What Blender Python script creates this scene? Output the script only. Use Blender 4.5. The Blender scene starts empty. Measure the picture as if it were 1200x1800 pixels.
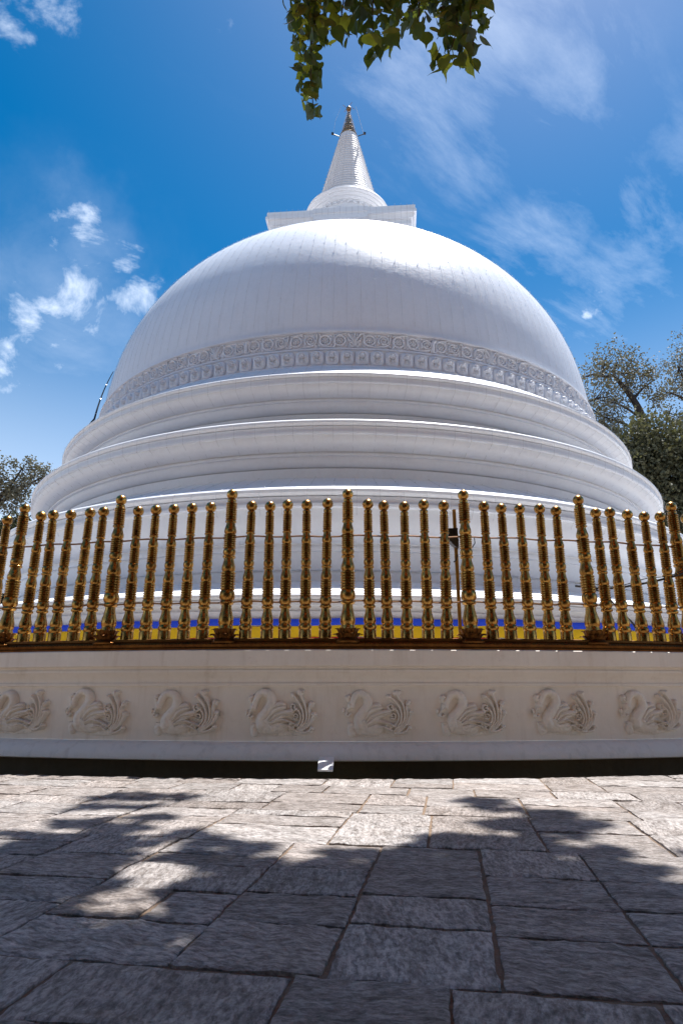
import bpy, math, random
import numpy as np
from mathutils import Vector, Matrix, Euler

random.seed(7)
rng = np.random.default_rng(7)
SC = bpy.context.scene
COL = SC.collection
PI = math.pi

# ------------------------------------------------------------------ camera
EYE = 0.70                      # camera height above the paving
F = 1090.0                      # focal length in photo pixels (photo 1200 x 1800)
PITCH = math.radians(16.23)
YAW = math.atan2(5.0, F)
D = 20.33                       # distance camera -> axis of the stupa
cam_data = bpy.data.cameras.new('camera')
cam = bpy.data.objects.new('camera', cam_data)
COL.objects.link(cam)
cam.location = (0, 0, EYE)
cam.rotation_euler = (PI / 2 + PITCH, 0, YAW)
cam_data.sensor_fit = 'VERTICAL'
cam_data.sensor_height = 36.0
cam_data.lens = 36.0 * F / 1800.0
cam_data.clip_start = 0.05
cam_data.clip_end = 3000
SC.camera = cam
CAM_M = Euler(cam.rotation_euler).to_matrix()
CAM_I = CAM_M.inverted()

def ray(x, y):
    return CAM_M @ Vector(((x - 600) / F, (900 - y) / F, -1.0))

def at(x, y, d):
    r = ray(x, y)
    return Vector((0, 0, EYE)) + r * (d / r.y)

def on_ground(x, y, z=0.0):
    r = ray(x, y)
    return Vector((0, 0, EYE)) + r * ((z - EYE) / r.z)

def to_px(p):
    q = CAM_I @ (Vector(p) - Vector((0, 0, EYE)))
    if q.z > -0.01:
        return None
    return 600 + F * q.x / -q.z, 900 - F * q.y / -q.z

# ------------------------------------------------------------------ light
SUN_X, SUN_Y = 0.20, 0.29       # horizontal part of the sun direction for unit height
SUN = Vector((SUN_X, SUN_Y, 1.0)).normalized()
SUN_EL = math.asin(SUN.z)
SUN_AZ = math.atan2(SUN.x, SUN.y)
sl = bpy.data.lights.new('sun', 'SUN')
sl.energy = 3.8
sl.angle = math.radians(0.47)
sl.color = (1.0, 0.985, 0.965)
so = bpy.data.objects.new('sun', sl)
COL.objects.link(so)
so.rotation_euler = SUN.to_track_quat('Z', 'Y').to_euler()
so.location = (20, 30, 60)

SC.view_settings.view_transform = 'Standard'
SC.view_settings.look = 'None'
SC.view_settings.gamma = 1.0
SC.view_settings.exposure = 1.25
SC.view_settings.use_curve_mapping = False
SC.cycles.max_bounces = 8
SC.cycles.transparent_max_bounces = 8

world = bpy.data.worlds.new('World')
SC.world = world
world.use_nodes = True
nt = world.node_tree
nt.nodes.clear()

class NB:
    """small node-tree builder"""
    def __init__(s, tree): s.t = tree
    def n(s, kind, **kw):
        nd = s.t.nodes.new(kind)
        for k, v in kw.items():
            setattr(nd, k, v)
        return nd
    def l(s, a, b): s.t.links.new(a, b)
    def put(s, sock, v):
        if isinstance(v, bpy.types.NodeSocket): s.l(v, sock)
        else: sock.default_value = v
    def math(s, op, a, b=0.0, c=None, clamp=False):
        nd = s.n('ShaderNodeMath', operation=op); nd.use_clamp = clamp
        s.put(nd.inputs[0], a); s.put(nd.inputs[1], b)
        if c is not None: s.put(nd.inputs[2], c)
        return nd.outputs[0]
    def vmath(s, op, a, b=(0, 0, 0)):
        nd = s.n('ShaderNodeVectorMath', operation=op)
        s.put(nd.inputs[0], a); s.put(nd.inputs[1], b)
        return nd.outputs['Value'] if op in ('DISTANCE', 'LENGTH', 'DOT_PRODUCT') else nd.outputs[0]
    def noise(s, vec, scale, detail=4, rough=0.55, dist=0.0, out='Fac'):
        nd = s.n('ShaderNodeTexNoise')
        if vec is not None: s.l(vec, nd.inputs['Vector'])
        nd.inputs['Scale'].default_value = scale; nd.inputs['Detail'].default_value = detail
        nd.inputs['Roughness'].default_value = rough; nd.inputs['Distortion'].default_value = dist
        return nd.outputs[out]
    def rng(s, v, a, b, c=0.0, d=1.0, smooth=False):
        nd = s.n('ShaderNodeMapRange')
        if smooth: nd.interpolation_type = 'SMOOTHSTEP'
        s.put(nd.inputs['Value'], v)
        for k, x in zip(('From Min', 'From Max', 'To Min', 'To Max'), (a, b, c, d)):
            nd.inputs[k].default_value = x
        return nd.outputs['Result']
    def mix(s, fac, a, b, mode='MIX'):
        nd = s.n('ShaderNodeMix', data_type='RGBA', blend_type=mode)
        s.put(nd.inputs['Factor'], fac)
        s.put(nd.inputs['A'], a); s.put(nd.inputs['B'], b)
        # RGBA sockets are index 6/7
        return nd.outputs['Result']
    def scale(s, vec, sc):
        return s.vmath('MULTIPLY', vec, sc)

def mixcol(b, fac, c1, c2, mode='MIX'):
    nd = b.n('ShaderNodeMix', data_type='RGBA', blend_type=mode)
    b.put(nd.inputs[0], fac); b.put(nd.inputs[6], c1); b.put(nd.inputs[7], c2)
    return nd.outputs[2]

wb = NB(nt)
geo = wb.n('ShaderNodeTexCoord').outputs['Generated']
sky = wb.n('ShaderNodeTexSky', sky_type='NISHITA')
sky.sun_disc = False
sky.sun_elevation = SUN_EL
sky.sun_rotation = SUN_AZ
sky.altitude = 100
sky.air_density = 1.0
sky.dust_density = 0.6
sky.ozone_density = 2.5
hs = wb.n('ShaderNodeHueSaturation')
hs.inputs['Saturation'].default_value = 1.54
hs.inputs['Hue'].default_value = 0.492
hs.inputs['Value'].default_value = 0.72
wb.l(sky.outputs[0], hs.inputs['Color'])
# clouds: wisps stretched on a high plane, gathered in drifting patches
sep = wb.n('ShaderNodeSeparateXYZ'); wb.l(geo, sep.inputs[0])
zc = wb.math('MAXIMUM', sep.outputs[2], 0.06)
cmb = wb.n('ShaderNodeCombineXYZ')
wb.l(wb.math('DIVIDE', sep.outputs[0], zc), cmb.inputs[0])
wb.l(wb.math('DIVIDE', sep.outputs[1], zc), cmb.inputs[1])
plane = cmb.outputs[0]
rot = wb.n('ShaderNodeVectorRotate', rotation_type='Z_AXIS'); wb.l(plane, rot.inputs['Vector'])
rot.inputs['Angle'].default_value = math.radians(-38)
cir = wb.noise(wb.scale(rot.outputs[0], (1.3, 3.6, 1)), 2.0, 10, 0.66, 0.3)
CLOUD_OFF = (14.8, 5.2, 8.4)
puf = wb.noise(wb.vmath('ADD', wb.scale(geo, (1, 1, 1.5)), CLOUD_OFF), 7.5, 12, 0.63, 0.5)
big = wb.noise(plane, 1.1, 3, 0.5, 0.3)
wv = wb.vmath('SUBTRACT', wb.noise(geo, 6.0, 6, 0.6, 0, 'Color'), (0.5, 0.5, 0.5))
geo_w = wb.vmath('ADD', geo, wb.vmath('MULTIPLY', wv, (0.16, 0.16, 0.16)))
def blob(x, y, rpx, soft=1.0):
    d = ray(x, y).normalized()
    ds = wb.vmath('DISTANCE', geo_w, tuple(d))
    r = rpx / F
    return wb.rng(ds, r * (1 + soft), 0.0, 0.0, 1.0, True)
def total(items):
    s = None
    for v in items:
        s = v if s is None else wb.math('MAXIMUM', s, v)
    return s
puffs = total([blob(60, 520, 130, .3), blob(130, 415, 85, .4), blob(240, 522, 80, .3), blob(15, 640, 110, .4),
               blob(15, 45, 60, .3), blob(100, 15, 66, .3), blob(205, 455, 60, .3), blob(1060, 532, 42, .3),
               blob(0, 800, 110, .5), blob(420, 62, 30, .3), blob(-160, 480, 130, .4), blob(1330, 420, 120, .4)])
wisps = total([blob(900, 60, 150, .5), blob(800, 215, 140, .5), blob(1000, 150, 110, .5), blob(1120, 390, 90, .5), blob(920, 410, 120, .5),
               blob(1050, 540, 150, .5), blob(720, 130, 120, .5), blob(1400, 250, 200, .5), blob(-250, 650, 220, .5)])
veil = wb.math('MULTIPLY', total([blob(70, 660, 230, .6), blob(110, 770, 220, .6), blob(140, 430, 90, .5)]), wb.rng(wb.noise(geo, 5.0, 8, 0.62, 0.4), 0.30, 0.72, 0.0, 0.27))
pf = wb.rng(wb.math('ADD', puf, wb.math('MULTIPLY', wb.math('SUBTRACT', puffs, 1.0), 0.40)), 0.35, 0.68, 0, 0.90, True)
wf = wb.math('MULTIPLY', wb.rng(wb.math('ADD', wb.math('MULTIPLY', cir, 0.9), wb.math('MULTIPLY', wisps, 0.16)), 0.51, 0.88, 0, 0.32), wb.rng(wisps, 0, 0.9, 0.04, 1, True))
cl = wb.math('MAXIMUM', wb.math('MAXIMUM', pf, wf), veil, clamp=True)
low = wb.rng(sep.outputs[2], 0.0, 0.62, 0.72, 0.0, True)
cl = wb.math('MAXIMUM', cl, low)
skyc = mixcol(wb, cl, hs.outputs[0], (7.0, 7.7, 8.8, 1))
bg = wb.n('ShaderNodeBackground'); bg.inputs['Strength'].default_value = 0.076
wb.l(skyc, bg.inputs['Color'])
wo = wb.n('ShaderNodeOutputWorld'); wb.l(bg.outputs[0], wo.inputs['Surface'])

# ------------------------------------------------------------------ mesh helpers
def mesh_np(name, verts, faces, smooth=True, sharp=None, mats=()):
    """faces: list of tuples or an (n,k) array"""
    me = bpy.data.meshes.new(name)
    verts = np.asarray(verts, dtype=np.float32).reshape(-1, 3)
    if isinstance(faces, np.ndarray):
        n, k = faces.shape
        me.vertices.add(len(verts)); me.vertices.foreach_set('co', verts.ravel())
        me.loops.add(n * k); me.loops.foreach_set('vertex_index', faces.ravel().astype(np.int32))
        me.polygons.add(n)
        me.polygons.foreach_set('loop_start', np.arange(0, n * k, k, dtype=np.int32))
        me.polygons.foreach_set('loop_total', np.full(n, k, dtype=np.int32))
    else:
        me.from_pydata([tuple(map(float, v)) for v in verts], [], faces)
    me.update(calc_edges=True)
    me.validate()
    me.polygons.foreach_set('use_smooth', np.full(len(me.polygons), smooth))
    if smooth and sharp is not None:
        me.set_sharp_from_angle(angle=math.radians(sharp))
    for m in mats: me.materials.append(m)
    return me

class MB:
    def __init__(s): s.v = []; s.f = []
    def add(s, vs, fs):
        o = len(s.v); s.v += [tuple(v) for v in vs]; s.f += [tuple(i + o for i in f) for f in fs]; return s
    def box(s, c, size, rz=0.0, taper=1.0):
        x, y, z = (k / 2 for k in size); cx, cy, cz = c
        ca, sa = math.cos(rz), math.sin(rz); vs = []
        for dz, t in ((-z, 1), (z, taper)):
            for dx, dy in ((-x, -y), (x, -y), (x, y), (-x, y)):
                a, b = dx * t, dy * t
                vs.append((cx + ca * a - sa * b, cy + sa * a + ca * b, cz + dz))
        return s.add(vs, [(0, 3, 2, 1), (4, 5, 6, 7), (0, 1, 5, 4), (1, 2, 6, 5), (2, 3, 7, 6), (3, 0, 4, 7)])
    def lathe(s, prof, seg=16, c=(0, 0, 0), a0=0.0, a1=2 * PI):
        full = abs(a1 - a0 - 2 * PI) < 1e-6
        n = seg if full else seg + 1
        vs = []
        for r, z in prof:
            for i in range(n):
                a = a0 + (a1 - a0) * i / seg
                vs.append((c[0] + r * math.cos(a), c[1] + r * math.sin(a), c[2] + z))
        fs = []
        for j in range(len(prof) - 1):
            for i in range(seg):
                i2 = (i + 1) % n
                fs.append((j * n + i, j * n + i2, (j + 1) * n + i2, (j + 1) * n + i))
        return s.add(vs, fs)
    def tube(s, pts, rad, seg=6, cap=True):
        pts = [Vector(p) for p in pts]; n = len(pts)
        rads = rad if isinstance(rad, (list, tuple)) else [rad] * n
        vs = []; up = Vector((0, 0, 1)); prev = None
        for i, p in enumerate(pts):
            t = (pts[min(i + 1, n - 1)] - pts[max(i - 1, 0)])
            t = t.normalized() if t.length > 1e-9 else Vector((0, 0, 1))
            if prev is None:
                a = t.cross(up) if abs(t.z) < 0.95 else t.cross(Vector((1, 0, 0)))
            else:
                a = prev - t * prev.dot(t)
            if a.length < 1e-6: a = t.orthogonal()
            a.normalize(); prev = a; b = t.cross(a)
            for k in range(seg):
                q = 2 * PI * k / seg
                vs.append(p + (a * math.cos(q) + b * math.sin(q)) * rads[i])
        fs = [(i * seg + k, i * seg + (k + 1) % seg, (i + 1) * seg + (k + 1) % seg, (i + 1) * seg + k) for i in range(n - 1) for k in range(seg)]
        if cap:
            fs += [tuple(range(seg))[::-1], tuple((n - 1) * seg + k for k in range(seg))]
        return s.add(vs, fs)
    def octa(s, c, r):
        x, y, z = c
        return s.add([(x + r, y, z), (x, y + r, z), (x - r, y, z), (x, y - r, z), (x, y, z + r), (x, y, z - r)],
                     [(0, 1, 4), (1, 2, 4), (2, 3, 4), (3, 0, 4), (1, 0, 5), (2, 1, 5), (3, 2, 5), (0, 3, 5)])
    def mesh(s, name, mat, smooth=True, sharp=35):
        return mesh_np(name, s.v, s.f, smooth, sharp, (mat,) if mat else ())

def obj(name, me, parent=None, loc=(0, 0, 0), rot=(0, 0, 0), scale=(1, 1, 1)):
    o = bpy.data.objects.new(name, me); COL.objects.link(o)
    o.parent = parent
    o.location = loc; o.rotation_euler = rot; o.scale = scale
    return o
def tag(o, label=None, cat=None, group=None, kind=None):
    if label: o['label'] = label
    if cat: o['category'] = cat
    if group: o['group'] = group
    if kind: o['kind'] = kind
    return o
def thing(name, label, cat, loc=(0, 0, 0), rot=(0, 0, 0), group=None):
    o = bpy.data.objects.new(name, None); COL.objects.link(o)
    o.empty_display_size = 0.2
    o.location = loc; o.rotation_euler = rot
    return tag(o, label, cat, group)

def crom(pts, k=8):
    """Catmull-Rom through the points"""
    P = [np.array(p, float) for p in pts]
    P = [2 * P[0] - P[1]] + P + [2 * P[-1] - P[-2]]
    out = []
    for i in range(1, len(P) - 2):
        for j in range(k):
            t = j / k
            a, b, c, d = P[i - 1], P[i], P[i + 1], P[i + 2]
            out.append(0.5 * (2 * b + (c - a) * t + (2 * a - 5 * b + 4 * c - d) * t * t + (3 * b - a - 3 * c + d) * t ** 3))
    out.append(P[-2])
    return np.array(out)

# ------------------------------------------------------------------ materials
def material(name):
    m = bpy.data.materials.new(name); m.use_nodes = True
    t = m.node_tree; b = NB(t)
    p = t.nodes['Principled BSDF']
    return m, b, p
def wpos(b): return b.n('ShaderNodeNewGeometry').outputs['Position']
def bump(b, p, h, strength, dist):
    nd = b.n('ShaderNodeBump'); nd.inputs['Strength'].default_value = strength; nd.inputs['Distance'].default_value = dist
    b.l(h, nd.inputs['Height']); b.l(nd.outputs[0], p.inputs['Normal'])
    return nd

def paint_material(name, c1, c2, stain, rough, bscale, bstr, streak=0.5, stain_amt=0.35):
    m, b, p = material(name)
    w = wpos(b)
    n1 = b.noise(w, 0.9, 5, 0.6, 0.4)
    n2 = b.noise(w, 14, 4, 0.6)
    st = b.noise(b.scale(w, (7, 7, 0.55)), 1.6, 5, 0.62)
    col = mixcol(b, b.rng(n1, 0.35, 0.68), c1, c2)
    fac = b.math('MULTIPLY', b.rng(st, 0.52, 0.80, 0, streak), b.rng(n1, 0.3, 0.65, 0.3, 1))
    col = mixcol(b, fac, col, stain)
    sp = b.noise(w, 5.5, 6, 0.7)
    col = mixcol(b, b.rng(sp, 0.62, 0.78, 0, stain_amt), col, stain)
    col = mixcol(b, b.rng(n2, 0.3, 0.7, 0, 0.06), col, (0.25, 0.24, 0.22, 1))
    b.l(col, p.inputs['Base Color'])
    p.inputs['Roughness'].default_value = rough
    h = b.math('ADD', b.math('MULTIPLY', b.noise(w, bscale, 5, 0.6), 1.0), b.math('MULTIPLY', b.noise(w, bscale * 9, 3, 0.6), 0.12))
    bump(b, p, h, bstr, 0.06)
    return m

M = {}
M['white'] = paint_material('white_paint', (0.83, 0.85, 0.88, 1), (0.77, 0.79, 0.83, 1), (0.52, 0.53, 0.52, 1), 0.5, 1.3, 0.20, 0.22, 0.12)
M['dome'] = paint_material('dome_paint', (0.79, 0.82, 0.88, 1), (0.75, 0.785, 0.85, 1), (0.56, 0.58, 0.60, 1), 0.48, 0.9, 0.24, 0.42, 0.18)
M['relief'] = paint_material('relief_paint', (0.79, 0.82, 0.88, 1), (0.73, 0.76, 0.82, 1), (0.60, 0.61, 0.62, 1), 0.6, 4, 0.25, 0.3, 0.25)
M['wall'] = paint_material('wall_paint', (0.84, 0.77, 0.68, 1), (0.77, 0.69, 0.60, 1), (0.52, 0.41, 0.30, 1), 0.62, 3.0, 0.22, 0.55, 0.45)
M['curb'] = paint_material('curb_paint', (0.80, 0.78, 0.74, 1), (0.72, 0.70, 0.66, 1), (0.20, 0.19, 0.15, 1), 0.6, 6.0, 0.3, 0.4, 0.5)
M['plinth'] = paint_material('dark_brown_plinth', (0.11, 0.08, 0.04, 1), (0.07, 0.05, 0.03, 1), (0.03, 0.025, 0.015, 1), 0.85, 6, 0.4)  # mottled dark brown for the plinth and the gutter
M['terrace'] = paint_material('terrace_floor', (0.36, 0.35, 0.34, 1), (0.30, 0.29, 0.28, 1), (0.25, 0.22, 0.2, 1), 0.8, 4, 0.3)

def simple(name, col, rough=0.5, metal=0.0, bsc=0, bst=0.1, var=0.15):
    m, b, p = material(name)
    w = wpos(b)
    n = b.noise(w, 22, 4, 0.6)
    c2 = tuple(k * (1 - var) for k in col[:3]) + (1,)
    b.l(mixcol(b, n, c2, tuple(col[:3]) + (1,)), p.inputs['Base Color'])
    p.inputs['Roughness'].default_value = rough; p.inputs['Metallic'].default_value = metal
    if bsc: bump(b, p, b.noise(w, bsc, 3, 0.6), bst, 0.01)
    return m
def brass(name, c1, c2, rough):
    m, b, p = material(name)
    w = wpos(b)
    n = b.noise(w, 7, 6, 0.7)
    oi = b.n('ShaderNodeObjectInfo').outputs['Random']
    sh = b.math('MULTIPLY', oi, 0.40)
    b.l(mixcol(b, sh, mixcol(b, b.rng(n, 0.38, 0.66), c1, c2), c2), p.inputs['Base Color'])
    p.inputs['Metallic'].default_value = 1.0
    b.l(b.rng(b.noise(w, 30, 4, 0.6), 0.3, 0.7, rough - 0.07, rough + 0.1), p.inputs['Roughness'])
    bump(b, p, b.noise(w, 60, 3, 0.6), 0.12, 0.004)
    return m
M['brass'] = brass('brass', (0.52, 0.30, 0.08, 1), (0.25, 0.12, 0.032, 1), 0.28)
M['brass_dark'] = brass('dark_brass', (0.20, 0.09, 0.022, 1), (0.09, 0.035, 0.012, 1), 0.5)
M['gold'] = brass('old_gold', (0.50, 0.30, 0.15, 1), (0.16, 0.10, 0.06, 1), 0.42)
M['wire'] = simple('rust_wire', (0.22, 0.12, 0.06), 0.5, 0.8)
M['cable'] = simple('black_cable', (0.015, 0.016, 0.02), 0.5)
M['string'] = simple('grey_light_cord', (0.52, 0.53, 0.55), 0.6)
M['bulb'] = simple('clear_bulb', (0.75, 0.75, 0.75), 0.1)
M['blue'] = simple('blue_cloth', (0.02, 0.085, 0.85), 0.8, 0, 40, 0.3)
M['yellow'] = simple('yellow_cloth', (0.92, 0.60, 0.01), 0.8, 0, 40, 0.3)
M['red'] = simple('red_cloth', (0.62, 0.03, 0.015), 0.8, 0, 40, 0.3)
M['lamp'] = simple('black_housing', (0.03, 0.03, 0.032), 0.45)
M['pole'] = simple('ochre_pole', (0.36, 0.23, 0.07), 0.45, 0.6)
M['spout'] = simple('white_spout', (0.85, 0.85, 0.85), 0.5)
M['bark'] = simple('bark', (0.10, 0.075, 0.055), 0.9, 0, 18, 0.8, 0.5)
M['bark_dark'] = simple('dark_bark', (0.055, 0.042, 0.036), 0.9, 0, 18, 0.8, 0.5)

def leaf_material(name, c1, c2, trans, mixf, rough=0.4):
    m, b, p = material(name)
    t = m.node_tree
    w = wpos(b)
    n = b.noise(w, 2.3, 3, 0.6)
    n2 = b.noise(w, 17, 2, 0.6)
    f = b.math('ADD', b.math('MULTIPLY', n, 0.6), b.math('MULTIPLY', n2, 0.4))
    col = mixcol(b, b.rng(f, 0.35, 0.65), c1, c2)
    b.l(col, p.inputs['Base Color'])
    p.inputs['Roughness'].default_value = rough
    p.inputs['Specular IOR Level'].default_value = 0.3
    tr = b.n('ShaderNodeBsdfTranslucent')
    b.l(mixcol(b, b.rng(n2, 0.3, 0.7), trans, tuple(k * 0.6 for k in trans[:3]) + (1,)), tr.inputs['Color'])
    mx = b.n('ShaderNodeMixShader'); mx.inputs[0].default_value = mixf
    b.l(p.outputs[0], mx.inputs[1]); b.l(tr.outputs[0], mx.inputs[2])
    b.l(mx.outputs[0], t.nodes['Material Output'].inputs['Surface'])
    return m
M['bodhi'] = leaf_material('bodhi_leaf', (0.020, 0.042, 0.030, 1), (0.032, 0.062, 0.028, 1), (0.34, 0.42, 0.04, 1), 0.20, 0.5)
M['bodhi_backlit'] = leaf_material('backlit_bodhi_leaf', (0.05, 0.08, 0.025, 1), (0.08, 0.12, 0.03, 1), (0.62, 0.66, 0.06, 1), 0.5, 0.5)  # brighter yellow-green copy of the leaf, backlight put into its colour
M['bodhi_crown_fill'] = leaf_material('crown_fill_leaf', (0.035, 0.055, 0.02, 1), (0.05, 0.075, 0.02, 1), (1.0, 0.52, 0.06, 1), 0.72, 0.55)  # amber transmission chosen to add warm fill light under the unseen crown
M['leaf_a'] = leaf_material('dry_leaf', (0.12, 0.11, 0.085, 1), (0.19, 0.175, 0.12, 1), (0.20, 0.19, 0.08, 1), 0.22, 0.6)
M['leaf_b'] = leaf_material('olive_leaf', (0.065, 0.066, 0.034, 1), (0.125, 0.12, 0.07, 1), (0.17, 0.17, 0.05, 1), 0.2, 0.6)
M['leaf_c'] = leaf_material('dark_leaf', (0.022, 0.026, 0.012, 1), (0.04, 0.045, 0.02, 1), (0.06, 0.07, 0.02, 1), 0.15, 0.6)

def stone_material():
    m, b, p = material('cleft_stone')
    w = wpos(b)
    oi = b.n('ShaderNodeObjectInfo').outputs['Random']
    def rnd(k): return b.math('FRACT', b.math('MULTIPLY', oi, k))
    off = b.n('ShaderNodeCombineXYZ'); b.l(b.math('MULTIPLY', oi, 37.0), off.inputs[0]); b.l(b.math('MULTIPLY', oi, 91.0), off.inputs[1])
    ang = b.math('ADD', b.math('MULTIPLY', b.math('GREATER_THAN', rnd(7.31), 0.6), 1.4), b.math('MULTIPLY', rnd(3.7), 0.5))
    rt = b.n('ShaderNodeVectorRotate', rotation_type='Z_AXIS')
    b.l(b.vmath('ADD', w, off.outputs[0]), rt.inputs['Vector']); b.l(ang, rt.inputs['Angle'])
    v = rt.outputs[0]
    layer = b.noise(b.scale(v, (1.0, 2.6, 1)), 5.0, 8, 0.62, 0.5)      # split layers
    chip = b.noise(b.scale(v, (1.0, 2.4, 1)), 22, 8, 0.70, 0.3)         # ragged rims
    grit = b.noise(v, 75, 4, 0.65, 0.0)
    patch = b.noise(v, 2.6, 4, 0.6, 0.3)
    base = mixcol(b, rnd(13.7), (0.40, 0.34, 0.305, 1), (0.48, 0.44, 0.415, 1))
    base = mixcol(b, b.rng(patch, 0.5, 0.75, 0, 0.45), base, (0.33, 0.255, 0.20, 1))
    crev_shade = b.math('MULTIPLY', b.rng(chip, 0.34, 0.60, 0.42, 1.08), b.rng(layer, 0.32, 0.56, 0.62, 1.05))  # crevice shade put into the colour, following the hollows of the relief
    dk = b.math('MULTIPLY', b.math('MULTIPLY_ADD', rnd(29.3), 0.36, 0.80), b.math('MULTIPLY', crev_shade, b.rng(grit, 0.3, 0.7, 0.72, 1.22)))
    cv = b.n('ShaderNodeCombineXYZ')
    for q_ in range(3): b.l(dk, cv.inputs[q_])
    col = mixcol(b, 1.0, base, cv.outputs[0], 'MULTIPLY')
    col = mixcol(b, b.rng(crev_shade, 0.30, 0.95, 0.45, 0.0), col, (0.105, 0.066, 0.038, 1))  # brown tint in the same hollows, warming the stone where it is shaded
    b.l(col, p.inputs['Base Color'])
    b.l(b.rng(chip, 0.35, 0.65, 0.70, 0.42), p.inputs['Roughness'])
    p.inputs['Specular IOR Level'].default_value = 0.35
    st = b.rng(layer, 0.28, 0.72, 0, 1)
    step = b.math('ADD', b.math('MULTIPLY', b.math('SNAP', st, 0.125), 0.75), b.math('MULTIPLY', st, 0.25))
    h = b.math('ADD', b.math('MULTIPLY', step, 1.3), b.math('ADD', b.math('MULTIPLY', chip, 1.0), b.math('MULTIPLY', grit, 0.14)))
    bump(b, p, h, 1.0, 0.012)
    return m
M['stone'] = stone_material()
M['mortar'] = paint_material('brown_mortar', (0.24, 0.16, 0.10, 1), (0.16, 0.11, 0.075, 1), (0.08, 0.055, 0.04, 1), 0.9, 20, 0.6, 0.5, 0.6)

# ------------------------------------------------------------------ setting: ground, gutter, terrace
AX = (0.0, D, 0.0)
KW = 1.066                      # wall and railing measured on a nearer ring, carried out to the far side of the gutter
def kr(r): return D - (D - r) * KW
def kz(z): return EYE + (z - EYE) * KW
def kp(prof): return [(kr(r), kz(z)) for r, z in prof]
R_PAVE = 14.70
def ring_mesh(name, prof, mat, seg=256, sharp=30):
    return MB().lathe(prof, seg).mesh(name, mat, True, sharp)
g = obj('ground', ring_mesh('ground', [(R_PAVE - 0.012, -0.010), (16, -0.010), (20, -0.010), (40, -0.010), (120, -0.010), (1500, -0.010)][::-1], M['mortar'], 128), None, AX)
tag(g, kind='structure')
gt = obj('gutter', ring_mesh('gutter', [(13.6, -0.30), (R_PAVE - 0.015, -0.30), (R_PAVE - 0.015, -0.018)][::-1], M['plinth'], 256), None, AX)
tag(gt, kind='structure')
tr = obj('terrace', ring_mesh('terrace', [(0.0, kz(1.065)), (11.0, kz(1.065)), (13.62, kz(1.065))][::-1], M['terrace'], 128), None, AX)
tag(tr, kind='structure')

# paving slabs: a grid turned a few degrees, irregular widths and jogs
pave = bpy.data.objects.new('pavement', None); COL.objects.link(pave); tag(pave, kind='structure')
GA = math.radians(9.3)
UX = Vector((math.cos(GA), -math.sin(GA), 0)); VX = Vector((math.sin(GA), math.cos(GA), 0))
from mathutils import noise as mnoise
def cleft(u, v, seed, turned):
    """height of a split-stone face: stepped layers with ragged rims, in metres"""
    a, b = (u, v) if not turned else (v, u)
    q = Vector((a * 2.6 + seed, b * 8.5 + seed * 1.7, seed))
    f = mnoise.fractal(q, 0.9, 2.1, 6) * .5 + .5
    k = f * 7.0; fl = math.floor(k); fr_ = k - fl
    st = (fl + min(1.0, max(0.0, (fr_ - .35) / .3))) / 7.0
    fine = mnoise.fractal(Vector((a * 16 + seed, b * 34, seed)), 1.0, 2.0, 4)
    return 0.013 * (st - .5) + 0.0018 * fine
def slab(u0, u1, v0, v1):
    cu, cv = (u0 + u1) / 2, (v0 + v1) / 2
    cw = UX * cu + VX * cv
    near = abs(cw.x) < 2.4 and 1.2 < cw.y < 3.9
    mid = not near and abs(cw.x) < 4 and cw.y > 1
    NU, NV = (56, 40) if near else ((22, 16) if mid else (9, 7))
    gap = 0.0068
    c0 = np.array([random.uniform(gap * .6, gap * 1.5) for _ in range(4)])
    us = np.linspace(u0 + c0[0], u1 - c0[1], NU); vs = np.linspace(v0 + c0[2], v1 - c0[3], NV)
    U, V = np.meshgrid(us, vs)
    eu = np.minimum(U - us[0], us[-1] - U); ev = np.minimum(V - vs[0], vs[-1] - V)
    ed = np.minimum(eu, ev)
    seed = random.uniform(0, 60); turned = random.random() < .4
    Z = np.array([[cleft(U[j, i], V[j, i], seed, turned) for i in range(NU)] for j in range(NV)])
    Z = Z - Z.mean() + random.uniform(-.003, .003)
    Z = np.clip(Z, -.006, .006)
    Z = Z - np.clip(1 - ed / 0.012, 0, 1) ** 1.5 * .004
    wob = np.array([[mnoise.noise(Vector((U[j, i] * 22 + seed, V[j, i] * 22, 3.1))) for i in range(NU)] for j in range(NV)])
    wob2 = np.array([[mnoise.noise(Vector((U[j, i] * 22, V[j, i] * 22 + seed, 9.1))) for i in range(NU)] for j in range(NV)])
    k = np.clip(1 - ed / .05, 0, 1)
    U = U + wob * .006 * k; V = V + wob2 * .006 * k
    X = U * UX.x + V * VX.x; Y = U * UX.y + V * VX.y
    rr = np.hypot(X, Y - D)
    if rr.max() < R_PAVE + 0.03: return None
    lim = R_PAVE + wob * 0.016
    k = np.where(rr < lim, lim / rr, 1.0)
    X = X * k; Y = D + (Y - D) * k
    Z = np.where(rr < lim, np.minimum(Z, .004), Z)
    cx, cy = float(X.mean()), float(Y.mean())
    top = np.stack([X - cx, Y - cy, Z], -1).reshape(-1, 3)
    fs = []
    for j in range(NV - 1):
        for i in range(NU - 1):
            a = j * NU + i; fs.append((a, a + 1, a + NU + 1, a + NU))
    loop = [i for i in range(NU)] + [j * NU + NU - 1 for j in range(1, NV)] + [(NV - 1) * NU + i for i in range(NU - 2, -1, -1)] + [j * NU for j in range(NV - 2, 0, -1)]
    bot = top[loop].copy(); bot[:, 2] = -0.05
    o0 = len(top); n = len(loop)
    for q in range(n):
        fs.append((loop[q], o0 + q, o0 + (q + 1) % n, loop[(q + 1) % n]))
    me = mesh_np('slab', np.vstack([top, bot]), fs, True, 40, (M['stone'],))
    return obj('slab', me, pave, (cx, cy, 0))
cols = []
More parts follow.
